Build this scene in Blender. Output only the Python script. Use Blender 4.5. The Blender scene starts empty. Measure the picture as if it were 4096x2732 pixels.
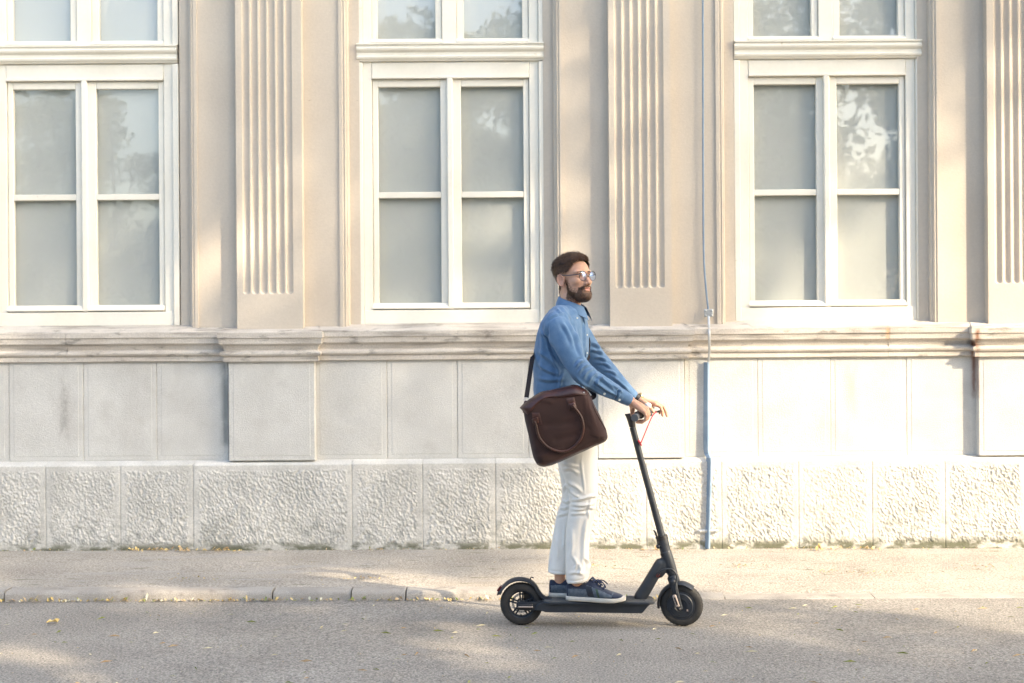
import bpy, bmesh, math, random
import numpy as np
from mathutils import Vector, Matrix
from mathutils.bvhtree import BVHTree

R = math.radians
scene = bpy.context.scene
col = scene.collection
random.seed(4)

# ------------------------------------------------------------------ camera
FPX, CX, CY, HOR, CAMH, ROLL = 5689.0, 2048.0, 1366.0, 1264.0, 1.6, 0.007
camd = bpy.data.cameras.new('camera')
cam = bpy.data.objects.new('camera', camd)
col.objects.link(cam)
camd.sensor_width = 36.0
camd.lens = 50.0
camd.shift_y = -(CY - HOR) / 4096.0
camd.clip_end = 2000
camd.dof.use_dof = True
camd.dof.focus_distance = 7.25
camd.dof.aperture_fstop = 2.8
cam.matrix_world = Matrix.Translation((0, 0, CAMH)) @ Matrix.Rotation(R(90), 4, 'X') @ Matrix.Rotation(-ROLL, 4, 'Z')
scene.camera = cam

# ------------------------------------------------------------------ light
SUN_AZ, SUN_EL = R(58), R(29)          # azimuth from the facade's normal towards the right
to_sun = Vector((math.sin(SUN_AZ) * math.cos(SUN_EL), -math.cos(SUN_AZ) * math.cos(SUN_EL), math.sin(SUN_EL)))
world = bpy.data.worlds.new('World')
scene.world = world
world.use_nodes = True
wn = world.node_tree.nodes
bg = wn['Background']
sky = wn.new('ShaderNodeTexSky')
sky.sky_type = 'NISHITA'
sky.sun_disc = False
sky.sun_elevation = SUN_EL
sky.sun_rotation = math.pi - SUN_AZ
sky.air_density = 1.0
sky.dust_density = 4.0
sky.ozone_density = 1.0
world.node_tree.links.new(sky.outputs[0], bg.inputs[0])
bg.inputs[1].default_value = 0.15
sund = bpy.data.lights.new('sun', 'SUN')
sund.energy = 2.0
sund.angle = R(0.53)
sund.color = (1.0, 0.81, 0.60)
suno = bpy.data.objects.new('sun', sund)
col.objects.link(suno)
suno.rotation_euler = to_sun.to_track_quat('Z', 'Y').to_euler()
scene.view_settings.view_transform = 'Standard'
scene.view_settings.look = 'None'
scene.view_settings.gamma = 1
scene.view_settings.use_curve_mapping = False
scene.view_settings.exposure = 2.0
scene.view_settings.use_white_balance = True
scene.view_settings.white_balance_temperature = 6550
scene.view_settings.white_balance_tint = 6

# ------------------------------------------------------------------ helpers
def P(px, py, Y):
    """photo pixel (4096 wide) + distance from the camera plane -> point"""
    dx, dy = px - CX, py - CY
    ux, uy = dx - ROLL * dy, dy + ROLL * dx
    return Vector((ux / FPX * Y, Y, CAMH - (uy + CY - HOR) / FPX * Y))

def PX(co):
    """points -> photo pixels (inverse of P), array in, two arrays out"""
    co = np.asarray(co)
    ux = co[:, 0] / co[:, 1] * FPX
    uy = (CAMH - co[:, 2]) / co[:, 1] * FPX - (CY - HOR)
    return ux + ROLL * uy + CX, uy - ROLL * ux + CY

def tag(o, label=None, cat=None, group=None, kind=None):
    if label: o['label'] = label
    if cat: o['category'] = cat
    if group: o['group'] = group
    if kind: o['kind'] = kind
    return o

def empty(name, loc, label, cat, group=None):
    o = bpy.data.objects.new(name, None)
    o.empty_display_size = 0.1
    o.location = loc
    col.objects.link(o)
    return tag(o, label, cat, group)

def put(o, parent=None):
    col.objects.link(o)
    if parent is not None:
        o.parent = parent
        if parent.type == 'EMPTY':
            o.matrix_parent_inverse = Matrix.Translation(-Vector(parent.location))
    return o

def make_mesh(name, verts, faces, mats, smooth=True, angle=None, idx=None):
    me = bpy.data.meshes.new(name)
    verts = np.asarray(verts, dtype=np.float64)
    me.from_pydata(verts.tolist(), [], faces if isinstance(faces, list) else faces.tolist())
    for m in (mats if isinstance(mats, (list, tuple)) else [mats]):
        me.materials.append(m)
    if idx is not None:
        me.polygons.foreach_set('material_index', np.asarray(idx, dtype=np.int32))
    me.validate()
    if smooth:
        me.polygons.foreach_set('use_smooth', np.ones(len(me.polygons), dtype=bool))
        if angle:
            me.set_sharp_from_angle(angle=R(angle))
    me.update()
    return me

def mobj(name, vf, mat, parent=None, smooth=True, angle=35, idx=None, bevel=0, seg=2):
    bm = None
    me = make_mesh(name, vf[0], vf[1], mat, smooth, angle, idx)
    bmx = bmesh.new(); bmx.from_mesh(me)
    bmesh.ops.recalc_face_normals(bmx, faces=bmx.faces)
    bmx.to_mesh(me); bmx.free()
    if smooth and angle:
        me.set_sharp_from_angle(angle=R(angle))
    o = bpy.data.objects.new(name, me)
    put(o, parent)
    if bevel:
        m = o.modifiers.new('bevel', 'BEVEL')
        m.width = bevel; m.segments = seg; m.limit_method = 'ANGLE'; m.angle_limit = R(40)
    return o

def join(parts):
    vs, fs, n = [], [], 0
    for v, f in parts:
        v = np.asarray(v, dtype=float).reshape(-1, 3)
        vs.append(v)
        fs += [tuple(int(i) + n for i in q) for q in f]
        n += len(v)
    return np.vstack(vs), fs

def box(x0, x1, y0, y1, z0, z1):
    v = [(x, y, z) for z in (z0, z1) for y in (y0, y1) for x in (x0, x1)]
    f = [(0, 2, 3, 1), (4, 5, 7, 6), (0, 1, 5, 4), (2, 6, 7, 3), (0, 4, 6, 2), (1, 3, 7, 5)]
    return np.array(v), f

def loft(rings, cap=True):
    n = len(rings[0]); m = len(rings)
    v = np.vstack([np.asarray(r) for r in rings])
    f = []
    for j in range(m - 1):
        for i in range(n):
            k = (i + 1) % n
            f.append((j * n + i, j * n + k, (j + 1) * n + k, (j + 1) * n + i))
    if cap:
        c0, c1 = np.mean(rings[0], axis=0), np.mean(rings[-1], axis=0)
        v = np.vstack([v, c0, c1]); a = len(v) - 2
        for i in range(n):
            k = (i + 1) % n
            f.append((a, k, i)); f.append((a + 1, (m - 1) * n + i, (m - 1) * n + k))
    return v, f

def ring(c, u, v, a, b, n=24, p=2.0):
    t = np.linspace(0, 2 * np.pi, n, endpoint=False)
    cs, sn = np.cos(t), np.sin(t)
    x = np.sign(cs) * np.abs(cs) ** (2 / p) * a
    y = np.sign(sn) * np.abs(sn) ** (2 / p) * b
    return np.asarray(c)[None] + x[:, None] * np.asarray(u)[None] + y[:, None] * np.asarray(v)[None]

def nrm(v):
    v = np.asarray(v, float)
    return v / (np.linalg.norm(v) + 1e-12)

def smooth_path(pts, rad, k=6):
    """Catmull-Rom through points and radii"""
    pts = np.asarray([tuple(p) for p in pts], float)
    rad = np.asarray(rad, float)
    if rad.ndim == 1: rad = rad[:, None]
    d = np.hstack([pts, rad])
    e = np.vstack([2 * d[0] - d[1], d, 2 * d[-1] - d[-2]])
    out = []
    for i in range(1, len(e) - 2):
        p0, p1, p2, p3 = e[i - 1], e[i], e[i + 1], e[i + 2]
        for t in np.linspace(0, 1, k, endpoint=False):
            out.append(.5 * ((2 * p1) + (-p0 + p2) * t + (2 * p0 - 5 * p1 + 4 * p2 - p3) * t * t + (-p0 + 3 * p1 - 3 * p2 + p3) * t ** 3))
    out.append(d[-1])
    out = np.array(out)
    return out[:, :3], out[:, 3:]

def tube(pts, rad, n=14, side=None, ends=True, k=0, p=2.0):
    """swept tube; rad scalar list or (a,b) pairs, a along 'side'"""
    if np.isscalar(rad): rad = [rad] * len(pts)
    if k: pts, rad = smooth_path(pts, rad, k)
    pts = np.asarray([tuple(q) for q in pts], float)
    rad = np.asarray(rad, float)
    if rad.ndim == 1 or rad.shape[1] == 1:
        rad = np.repeat(rad.reshape(-1, 1), 2, axis=1)
    m = len(pts)
    tan = np.zeros_like(pts)
    tan[1:-1] = pts[2:] - pts[:-2]; tan[0] = pts[1] - pts[0]; tan[-1] = pts[-1] - pts[-2]
    tan = np.array([nrm(t) for t in tan])
    if side is None:
        u = nrm(np.cross(tan[0], (0.31, 0.2, 0.93) if abs(tan[0][2]) < .9 else (0, 1, 0)))
    else:
        u = np.asarray(side, float)
    rings = []
    for i in range(m):
        if side is not None: u = np.asarray(side, float)
        u = nrm(u - tan[i] * np.dot(u, tan[i]))
        v = np.cross(tan[i], u)
        if ends and i == 0:
            for s, h in ((.35, .94), (.75, .66), (.93, .37)):
                rings.append(ring(pts[0] - tan[0] * h * rad[0].min(), u, v, rad[0][0] * s, rad[0][1] * s, n, p))
        rings.append(ring(pts[i], u, v, rad[i][0], rad[i][1], n, p))
        if ends and i == m - 1:
            for s, h in ((.93, .37), (.75, .66), (.35, .94)):
                rings.append(ring(pts[-1] + tan[-1] * h * rad[-1].min(), u, v, rad[-1][0] * s, rad[-1][1] * s, n, p))
    return loft(rings)

def ellipsoid(c, r, rot=None, n=20, m=12):
    rings = []
    for j in range(1, m):
        t = math.pi * j / m
        rings.append(ring((0, 0, -math.cos(t)), (1, 0, 0), (0, 1, 0), math.sin(t), math.sin(t), n))
    v, f = loft(rings)
    v[-2] = (0, 0, -1); v[-1] = (0, 0, 1)
    v = v * np.asarray(r)
    if rot is not None:
        v = v @ np.array(rot.to_3x3()).T
    return v + np.asarray(tuple(c)), f

def cyl(p0, p1, r, n=20, r1=None):
    p0, p1 = np.asarray(tuple(p0)), np.asarray(tuple(p1))
    return tube([p0, p1], [r, r if r1 is None else r1], n=n, ends=False)

def xf(vf, M):
    v = np.asarray(vf[0], float)
    A = np.array(M.to_3x3()); t = np.array(M.translation)
    return v @ A.T + t, vf[1]

def remesh(parts, voxel, iters=3, factor=0.5):
    v, f = join(parts)
    me = bpy.data.meshes.new('tmp')
    me.from_pydata(v.tolist(), [], f)
    bmx = bmesh.new(); bmx.from_mesh(me)
    bmesh.ops.recalc_face_normals(bmx, faces=bmx.faces)
    bmx.to_mesh(me); bmx.free()
    o = bpy.data.objects.new('tmp', me); col.objects.link(o)
    m = o.modifiers.new('r', 'REMESH'); m.mode = 'VOXEL'; m.voxel_size = voxel; m.adaptivity = 0
    if iters:
        s = o.modifiers.new('s', 'SMOOTH'); s.factor = factor; s.iterations = iters
    dg = bpy.context.evaluated_depsgraph_get()
    ev = o.evaluated_get(dg)
    out = bpy.data.meshes.new_from_object(ev)
    n = len(out.vertices)
    vv = np.empty(n * 3); out.vertices.foreach_get('co', vv)
    ff = [tuple(p.vertices) for p in out.polygons]
    nn = np.empty(n * 3); out.vertex_normals.foreach_get('vector', nn)
    bpy.data.objects.remove(o); bpy.data.meshes.remove(me); bpy.data.meshes.remove(out)
    return vv.reshape(-1, 3), ff, nn.reshape(-1, 3)

def vnormals(v, f):
    me = bpy.data.meshes.new('tmp'); me.from_pydata(v.tolist(), [], f)
    nn = np.empty(len(v) * 3); me.vertex_normals.foreach_get('vector', nn)
    bpy.data.meshes.remove(me)
    return nn.reshape(-1, 3)

_rs = np.random.RandomState(11)
_lat = _rs.rand(64, 64, 64)
def vnoise(x, y, z=0.0):
    """value noise 0..1 on arrays"""
    x, y = np.asarray(x, float), np.asarray(y, float)
    z = np.asarray(z, float) + np.zeros_like(x)
    xi, yi, zi = np.floor(x).astype(int), np.floor(y).astype(int), np.floor(z).astype(int)
    fx, fy, fz = x - xi, y - yi, z - zi
    fx, fy, fz = [t * t * (3 - 2 * t) for t in (fx, fy, fz)]
    r = 0
    for a in (0, 1):
        for b in (0, 1):
            for c in (0, 1):
                w = (fx if a else 1 - fx) * (fy if b else 1 - fy) * (fz if c else 1 - fz)
                r = r + w * _lat[(xi + a) % 64, (yi + b) % 64, (zi + c) % 64]
    return r

# ------------------------------------------------------------------ materials
def mat(name, c1, c2=None, rough=0.6, nscale=6.0, detail=4.0, lo=0.35, hi=0.65, fine=None, bump=0.0, bscale=200.0,
        metallic=0.0, spec=0.5, stretch=None, sheen=0.0, coat=0.0, sss=0.0, bdist=0.004):
    """principled material; colour mixes c1->c2 by noise, plus optional fine speckle (scale, amount)"""
    m = bpy.data.materials.new(name)
    m.use_nodes = True
    nt = m.node_tree; N = nt.nodes; L = nt.links
    b = N['Principled BSDF']
    b.inputs['Roughness'].default_value = rough
    b.inputs['Metallic'].default_value = metallic
    b.inputs['Specular IOR Level'].default_value = spec
    if sheen: b.inputs['Sheen Weight'].default_value = sheen
    if coat: b.inputs['Coat Weight'].default_value = coat
    if sss:
        b.inputs['Subsurface Weight'].default_value = sss
        b.inputs['Subsurface Radius'].default_value = (0.012, 0.005, 0.003)
        b.inputs['Subsurface Scale'].default_value = 0.6
    geo = N.new('ShaderNodeNewGeometry')
    vec = geo.outputs['Position']
    if stretch:
        mp = N.new('ShaderNodeMapping'); mp.inputs['Scale'].default_value = stretch
        L.new(vec, mp.inputs['Vector']); sv = mp.outputs[0]
    else:
        sv = vec
    c1 = tuple(c1) + (1,)
    out = None
    if c2 is not None:
        no = N.new('ShaderNodeTexNoise'); no.inputs['Scale'].default_value = nscale; no.inputs['Detail'].default_value = detail
        L.new(sv, no.inputs['Vector'])
        rp = N.new('ShaderNodeValToRGB')
        rp.color_ramp.elements[0].position = lo; rp.color_ramp.elements[0].color = c1
        rp.color_ramp.elements[1].position = hi; rp.color_ramp.elements[1].color = tuple(c2) + (1,)
        L.new(no.outputs['Fac'], rp.inputs[0]); out = rp.outputs[0]
    if fine:
        nf = N.new('ShaderNodeTexNoise'); nf.inputs['Scale'].default_value = fine[0]; nf.inputs['Detail'].default_value = 3
        L.new(vec, nf.inputs['Vector'])
        mr = N.new('ShaderNodeMapRange')
        mr.inputs['From Min'].default_value = 0.3; mr.inputs['From Max'].default_value = 0.7
        mr.inputs['To Min'].default_value = 1 - fine[1]; mr.inputs['To Max'].default_value = 1 + fine[1]
        L.new(nf.outputs['Fac'], mr.inputs['Value'])
        mx = N.new('ShaderNodeVectorMath'); mx.operation = 'SCALE'
        if out is None:
            mx.inputs[0].default_value = c1[:3]
        else:
            L.new(out, mx.inputs[0])
        L.new(mr.outputs[0], mx.inputs['Scale']); out = mx.outputs[0]
    if out is None:
        b.inputs['Base Color'].default_value = c1
    else:
        L.new(out, b.inputs['Base Color'])
    if bump:
        nb = N.new('ShaderNodeTexNoise'); nb.inputs['Scale'].default_value = bscale; nb.inputs['Detail'].default_value = 4
        L.new(vec, nb.inputs['Vector'])
        bp = N.new('ShaderNodeBump'); bp.inputs['Strength'].default_value = bump; bp.inputs['Distance'].default_value = bdist
        L.new(nb.outputs['Fac'], bp.inputs['Height']); L.new(bp.outputs[0], b.inputs['Normal'])
    return m

def overlay(m, color, scale, lo, hi, stretch=(1, 1, 1), offset=(0, 0, 0), amount=1.0, box_mask=None, soft=0.05):
    """stain layer with a shape of its own: noise threshold, optionally limited to a soft box (x0,x1,z0,z1)"""
    nt = m.node_tree; N = nt.nodes; L = nt.links
    b = N['Principled BSDF']
    geo = N.new('ShaderNodeNewGeometry')
    mp = N.new('ShaderNodeMapping'); mp.inputs['Scale'].default_value = stretch; mp.inputs['Location'].default_value = offset
    L.new(geo.outputs['Position'], mp.inputs['Vector'])
    no = N.new('ShaderNodeTexNoise'); no.inputs['Scale'].default_value = scale; no.inputs['Detail'].default_value = 5; no.inputs['Roughness'].default_value = 0.6
    L.new(mp.outputs[0], no.inputs['Vector'])
    mr = N.new('ShaderNodeMapRange'); mr.interpolation_type = 'SMOOTHSTEP'
    mr.inputs['From Min'].default_value = lo; mr.inputs['From Max'].default_value = hi; mr.inputs['To Max'].default_value = amount
    L.new(no.outputs['Fac'], mr.inputs['Value'])
    fac = mr.outputs[0]
    if box_mask:
        sp = N.new('ShaderNodeSeparateXYZ'); L.new(geo.outputs['Position'], sp.inputs[0])
        for ax, a, bb in (('X', box_mask[0], box_mask[1]), ('Z', box_mask[2], box_mask[3])):
            for e0, e1 in ((a - soft, a + soft), (bb + soft, bb - soft)):
                q = N.new('ShaderNodeMapRange'); q.interpolation_type = 'SMOOTHSTEP'
                q.inputs['From Min'].default_value = min(e0, e1); q.inputs['From Max'].default_value = max(e0, e1)
                q.inputs['To Min'].default_value = 0 if e0 < e1 else 1
                q.inputs['To Max'].default_value = 1 if e0 < e1 else 0
                L.new(sp.outputs[ax], q.inputs['Value'])
                mu = N.new('ShaderNodeMath'); mu.operation = 'MULTIPLY'
                L.new(fac, mu.inputs[0]); L.new(q.outputs[0], mu.inputs[1]); fac = mu.outputs[0]
    mix = N.new('ShaderNodeMix'); mix.data_type = 'RGBA'
    L.new(fac, mix.inputs[0])
    inp = b.inputs['Base Color']
    if inp.links:
        L.new(inp.links[0].from_socket, mix.inputs[6])
    else:
        mix.inputs[6].default_value = inp.default_value
    mix.inputs[7].default_value = tuple(color) + (1,)
    L.new(mix.outputs[2], inp)
    return m
# ------------------------------------------------------------------ materials of the place
M_stucco = mat('beige_stucco', (.53, .465, .385), (.585, .52, .435), .85, 2.2, 6, .3, .7, fine=(60, .03), bump=.25, bscale=90)
overlay(M_stucco, (.42, .34, .27), 1.3, .55, .8, (1, 1, .35), amount=.45)
overlay(M_stucco, (.30, .25, .20), 26, .70, .74, (.5, 1, 1.6), amount=.6)
M_trim = mat('cream_stucco_trim', (.60, .54, .46), (.66, .60, .52), .8, 4, 4, fine=(60, .02), bump=.15, bscale=90)
M_paint = mat('cream_window_paint', (.79, .755, .665), (.73, .69, .59), .45, 3, 5, .45, .75, fine=(40, .02), bump=.12, bscale=60)
overlay(M_paint, (.42, .36, .27), 14, .68, .76, (1, 1, .5), amount=.6)
M_stone = mat('pale_plinth_stone', (.52, .51, .48), (.60, .59, .555), .9, 3, 6, fine=(170, .12), bump=.5, bscale=150, bdist=.006)
overlay(M_stone, (.36, .34, .31), 2.2, .56, .82, (1.6, 1, .35), amount=.6)
overlay(M_stone, (.44, .42, .385), 7, .50, .80, amount=.5)
overlay(M_stone, (.30, .28, .26), 6, .40, .62, (1.4, 1, .8), amount=.8, box_mask=(P(250, 1640, 9.36).x - .012, P(255, 1640, 9.36).x + .03, P(255, 1800, 9.36).z, P(255, 1460, 9.36).z), soft=.025)
overlay(M_stone, (.33, .27, .22), 5, .40, .62, (1, 1, .4), amount=.6, box_mask=(P(3390, 1640, 9.36).x, P(3420, 1640, 9.36).x, P(3360, 1780, 9.36).z, P(3360, 1450, 9.36).z), soft=.05)
overlay(M_stone, (.20, .06, .02), 9, .30, .52, (1, 1, .4), amount=.9, box_mask=(P(3893, 1500, 9.33).x, P(3908, 1500, 9.33).x, P(3900, 1590, 9.36).z, P(3900, 1420, 9.36).z), soft=.018)
overlay(M_stone, (.22, .23, .22), 7, .32, .55, (1, 1, .5), amount=.9, box_mask=(P(885, 1500, 9.36).x, P(915, 1500, 9.36).x, P(900, 1780, 9.36).z, P(900, 1450, 9.36).z), soft=.03)
M_cornice = mat('weathered_cornice_stone', (.50, .455, .40), (.58, .54, .485), .9, 4, 6, fine=(150, .12), bump=.5, bscale=120, bdist=.006)
overlay(M_cornice, (.17, .155, .135), 5, .48, .74, (.35, 1, 5), amount=.75)
overlay(M_cornice, (.12, .115, .10), 9, .56, .70, (.8, 1, 2.5), amount=.6)
overlay(M_cornice, (.24, .09, .035), 8, .25, .5, (1, 1, .6), amount=.95, box_mask=(P(3892, 1380, 9.3).x, P(3912, 1380, 9.3).x, P(3900, 1440, 9.3).z, P(3900, 1318, 9.3).z), soft=.018)
overlay(M_cornice, (.5, .26, .1), 9, .35, .6, (1, 1, .6), amount=.7, box_mask=(P(3546, 1380, 9.3).x, P(3560, 1380, 9.3).x, P(3550, 1360, 9.3).z, P(3550, 1310, 9.3).z), soft=.015)
M_rough = mat('pecked_plinth_stone', (.50, .49, .455), (.61, .595, .555), .95, 5, 6, fine=(120, .14), bump=.4, bscale=110, bdist=.006)
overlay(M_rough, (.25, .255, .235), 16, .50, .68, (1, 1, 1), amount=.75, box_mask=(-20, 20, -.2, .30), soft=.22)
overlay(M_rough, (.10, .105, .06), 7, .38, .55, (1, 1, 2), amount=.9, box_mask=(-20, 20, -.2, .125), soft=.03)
M_blind = mat('grey_window_blind', (.555, .59, .57), (.60, .635, .615), .9, 1.0, 2)
M_asphalt = mat('worn_asphalt', (.255, .235, .208), (.34, .315, .28), .92, 1.6, 8, .3, .7, fine=(95, .48), bump=1.0, bscale=110, bdist=.007)
overlay(M_asphalt, (.09, .09, .09), 60, .58, .66, amount=.8)
overlay(M_asphalt, (.46, .44, .40), 55, .64, .70, amount=.8)
M_walk = mat('sidewalk_asphalt', (.335, .303, .26), (.44, .40, .345), .92, 2.2, 8, .3, .7, fine=(90, .42), bump=1.0, bscale=100, bdist=.008)
overlay(M_walk, (.09, .10, .045), 5, .60, .72, (1.0, 5, 1), amount=.75)
overlay(M_walk, (.40, .38, .36), 2.4, .5, .75, (.5, 3, 1), amount=.7)
M_kerb = mat('kerb_stone', (.32, .295, .262), (.42, .388, .345), .9, 5, 6, fine=(200, .2), bump=.6, bscale=120, bdist=.008)
overlay(M_kerb, (.16, .14, .125), 9, .55, .75, amount=.7)
M_conduit = mat('blue_grey_conduit', (.17, .25, .35), (.22, .30, .40), .55, 12, 4)
M_zinc = mat('zinc', (.45, .47, .48), (.55, .57, .58), .4, 20, 3, metallic=.6)
M_earth = mat('far_ground', (.10, .11, .06), (.16, .15, .09), .95, .6, 6)

M_glass = bpy.data.materials.new('window_glass'); M_glass.use_nodes = True
_n = M_glass.node_tree.nodes; _l = M_glass.node_tree.links
_n.remove(_n['Principled BSDF'])
_tr = _n.new('ShaderNodeBsdfTransparent'); _tr.inputs[0].default_value = (.975, .97, .965, 1)
_gl = _n.new('ShaderNodeBsdfGlossy'); _gl.inputs['Roughness'].default_value = 0.015
_fr = _n.new('ShaderNodeFresnel'); _fr.inputs[0].default_value = 1.74
_mx = _n.new('ShaderNodeMixShader')
_nb = _n.new('ShaderNodeTexNoise'); _nb.inputs['Scale'].default_value = 2.2
_bp = _n.new('ShaderNodeBump'); _bp.inputs['Strength'].default_value = .05; _bp.inputs['Distance'].default_value = .02
_ge = _n.new('ShaderNodeNewGeometry'); _l.new(_ge.outputs['Position'], _nb.inputs['Vector'])
_l.new(_nb.outputs['Fac'], _bp.inputs['Height']); _l.new(_bp.outputs[0], _gl.inputs['Normal'])
_io = _n.new('ShaderNodeMapRange'); _io.inputs['To Min'].default_value = 1.74; _io.inputs['To Max'].default_value = 1 / 1.74   # same reflectance from both faces of the sheet
_l.new(_ge.outputs['Backfacing'], _io.inputs['Value']); _l.new(_io.outputs[0], _fr.inputs[0])
_l.new(_fr.outputs[0], _mx.inputs[0]); _l.new(_tr.outputs[0], _mx.inputs[1]); _l.new(_gl.outputs[0], _mx.inputs[2])
_l.new(_mx.outputs[0], _n['Material Output'].inputs[0])

# ------------------------------------------------------------------ levels of the facade (distance from the camera plane)
YL, YP, YPIER, YW, YPIL, YBAND, YF = 9.27, 9.36, 9.303, 9.42, 9.345, 9.475, 9.50
def WX(px, py=800, Y=YW): return P(px, py, Y).x
def WZ(py, Y=YW, px=1800): return P(px, py + .007 * (2048 - px) * 0, Y).z

SLOPE = -.0037
def zroad(x): return SLOPE * (x - .45)
def kerb_h(x):
    t = min(max((x - .15) / .75, 0), 1); t = t * t * (3 - 2 * t)
    return .056 * (1 - t) + .010 * t
YK0, YK1 = 8.0, 8.13
ZWALL = lambda x: .078 + SLOPE * (x - .45)

def sheet(name, x0, x1, nx, ys, zf, m, kind='structure'):
    xs = np.linspace(x0, x1, nx)
    v = [(x, y, zf(x, y)) for y in ys for x in xs]
    f = [(j * nx + i, j * nx + i + 1, (j + 1) * nx + i + 1, (j + 1) * nx + i) for j in range(len(ys) - 1) for i in range(nx - 1)]
    o = mobj(name, (v, f), m, angle=None)
    o['kind'] = kind
    return o

sheet('ground', -400, 400, 3, [-400, 0, 400], lambda x, y: -.25, M_earth)
sheet('road', -40, 40, 161, [-.5, 3, 6, 7, 8.06], lambda x, y: zroad(x), M_asphalt)
def zwalk(x, y):
    t = (y - YK1) / (9.3 - YK1)
    a = zroad(x) + kerb_h(x) - .004
    return a + (ZWALL(x) - a) * t + .006 * (vnoise(np.array([x * 1.7]), np.array([y * 3.0]))[0] - .5) * (0 < t < 1)
sheet('pavement', -40, 40, 321, [8.02] + list(np.linspace(YK1, 9.45, 14)), lambda x, y: zroad(x) - .1 if y < 8.1 else zwalk(x, y), M_walk)
sheet('far_pavement', -40, 40, 81, [-3.6, -.5], lambda x, y: zroad(x) + .10, M_walk)
_fk = mobj('far_kerb', box(-40, 40, -.5, -.36, -.3, .11), M_kerb, bevel=.01); _fk['kind'] = 'structure'

# kerb of single stones
kerb = bpy.data.objects.new('kerb', make_mesh('kerb', *box(-40, 40, YK0 + .02, YK1, -.3, -.12), M_kerb, False)); put(kerb); kerb['kind'] = 'structure'
kj = [P(x, 2385, YK0).x for x in (-2400, -1500, -1000, 17, 1089, 1404, 1623, 2260, 2900, 3500, 4150, 4800, 5600)]
for a, b in zip(kj[:-1], kj[1:]):
    nn = 7
    xs = np.linspace(a + .004, b - .004, nn)
    rings = []
    yo = random.uniform(-.006, .006); ho = random.uniform(-.004, .004)
    for x in xs:
        zt = zroad(x) + kerb_h(x) + ho + random.uniform(-.0015, .0015)
        y0 = YK0 + yo + random.uniform(-.002, .002)
        zb = zroad(x) - .12
        rings.append(np.array([(x, y0 - .004, zb), (x, y0, zt - .022), (x, y0 + .006, zt - .008), (x, y0 + .02, zt), (x, YK1, zt), (x, YK1, zb)]))
    mobj('kerb_stone', loft(rings), M_kerb, kerb, angle=50)

# ------------------------------------------------------------------ building
bld = empty('building', (0, YW, 0), 'classical facade of beige stucco with fluted pilasters and cream windows above a pale stone plinth', 'building')
W2L, W2R = 1429, 2182
SHIFT = [-1462, 0, 1506]                     # photo offsets of the three windows
EXTRA = [-2960, 3010]                        # the same rhythm goes on to both sides
OPEN = 64                                    # moulded reveal width in photo pixels
ztop = 7.2
zled = WZ(1300)
wins = sorted([EXTRA[0]] + SHIFT + [EXTRA[1]])
edges = [WX(-4800)]
segs = []
for s in wins:
    segs.append((edges[-1], WX(W2L + s - OPEN)))
    edges.append(WX(W2R + s + OPEN))
segs.append((edges[-1], WX(9200)))
ZWT = WZ(-560)                               # window heads, above the picture
for a, b in segs:
    mobj('wall', box(a, b, YW, YW + .5, zled - .1, ztop), M_stucco, bld, smooth=False)
for s in wins:
    mobj('wall', box(WX(W2L + s - OPEN), WX(W2R + s + OPEN), YW, YW + .5, ZWT, ztop), M_stucco, bld, smooth=False)
mobj('roof', join([box(WX(-4830), WX(9230), YW - .35, YW + 7, ztop, ztop + .35), box(WX(-4800), WX(9200), YW + .5, YW + 6.9, -.2, ztop)]), M_trim, bld, smooth=False)

# stepped architrave mouldings either side of each window
def architrave(xe, sgn):
    """xe: wall edge of the opening; sgn +1 when the window is to the right"""
    w = OPEN / FPX * YW
    prof = [(-.012, YW + .02), (-.012, YW - .012), (.010, YW - .012), (.014, YW - .004), (.020, YW - .004), (.026, YW - .008), (.032, YW - .002), (.034, YW + .012),
            (.040, YW + .012), (.046, YW + .018), (.05, YBAND), (w + .012, YBAND), (w + .012, YF + .06), (-.012, YF + .06)]
    r0 = np.array([(xe + sgn * a, y, zled - .06) for a, y in prof])
    r1 = r0.copy(); r1[:, 2] = ZWT
    mobj('architrave', loft([r0, r1]), M_stucco, bld, angle=30)
for s in wins:
    architrave(WX(W2L + s - OPEN), 1)
    architrave(WX(W2R + s + OPEN), -1)

# fluted pilasters
def pilaster(pl, pr, fl0, fl1, nfl, yend):
    x0, x1 = WX(pl, 700, YPIL), WX(pr, 700, YPIL)
    f0, f1 = WX(fl0, 700, YPIL), WX(fl1, 700, YPIL)
    pitch = (f1 - f0) / nfl
    hw = pitch * .43
    ze = WZ(yend, YPIL) + hw
    xs = [x0, x0 + .004, f0 - .006]
    for k in range(nfl):
        c = f0 + pitch * (k + .5)
        xs += list(c + hw * np.sin(np.linspace(-math.pi / 2, math.pi / 2, 13)))
    xs += [f1 + .006, x1 - .004, x1]
    zs = [zled - .06, ze - hw * 1.6] + list(ze - hw * np.cos(np.linspace(0, math.pi / 2, 9))) + [2.6, 3.6, ztop - .1]
    xs = np.array(xs); zs = np.array(zs)
    X, Z = np.meshgrid(xs, zs)
    D = np.zeros_like(X)
    for k in range(nfl):
        c = f0 + pitch * (k + .5)
        r2 = ((X - c) / hw) ** 2 + (np.clip(ze - Z, 0, None) / hw) ** 2
        D = np.maximum(D, .019 * np.sqrt(np.clip(1 - r2, 0, 1)))
    Y = YPIL + D
    Y[:, 0] = Y[:, -1] = YW + .03
    X[:, 0] += .0; 
    nx = len(xs)
    # square the side edges: first and last columns run straight back into the wall
    X[:, 1] = x0; X[:, -2] = x1
    v = np.stack([X, Y, Z], -1).reshape(-1, 3)
    f = [(j * nx + i, j * nx + i + 1, (j + 1) * nx + i + 1, (j + 1) * nx + i) for j in range(len(zs) - 1) for i in range(nx - 1)]
    mobj('pilaster', (v, f), M_stucco, bld, angle=40)
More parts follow.
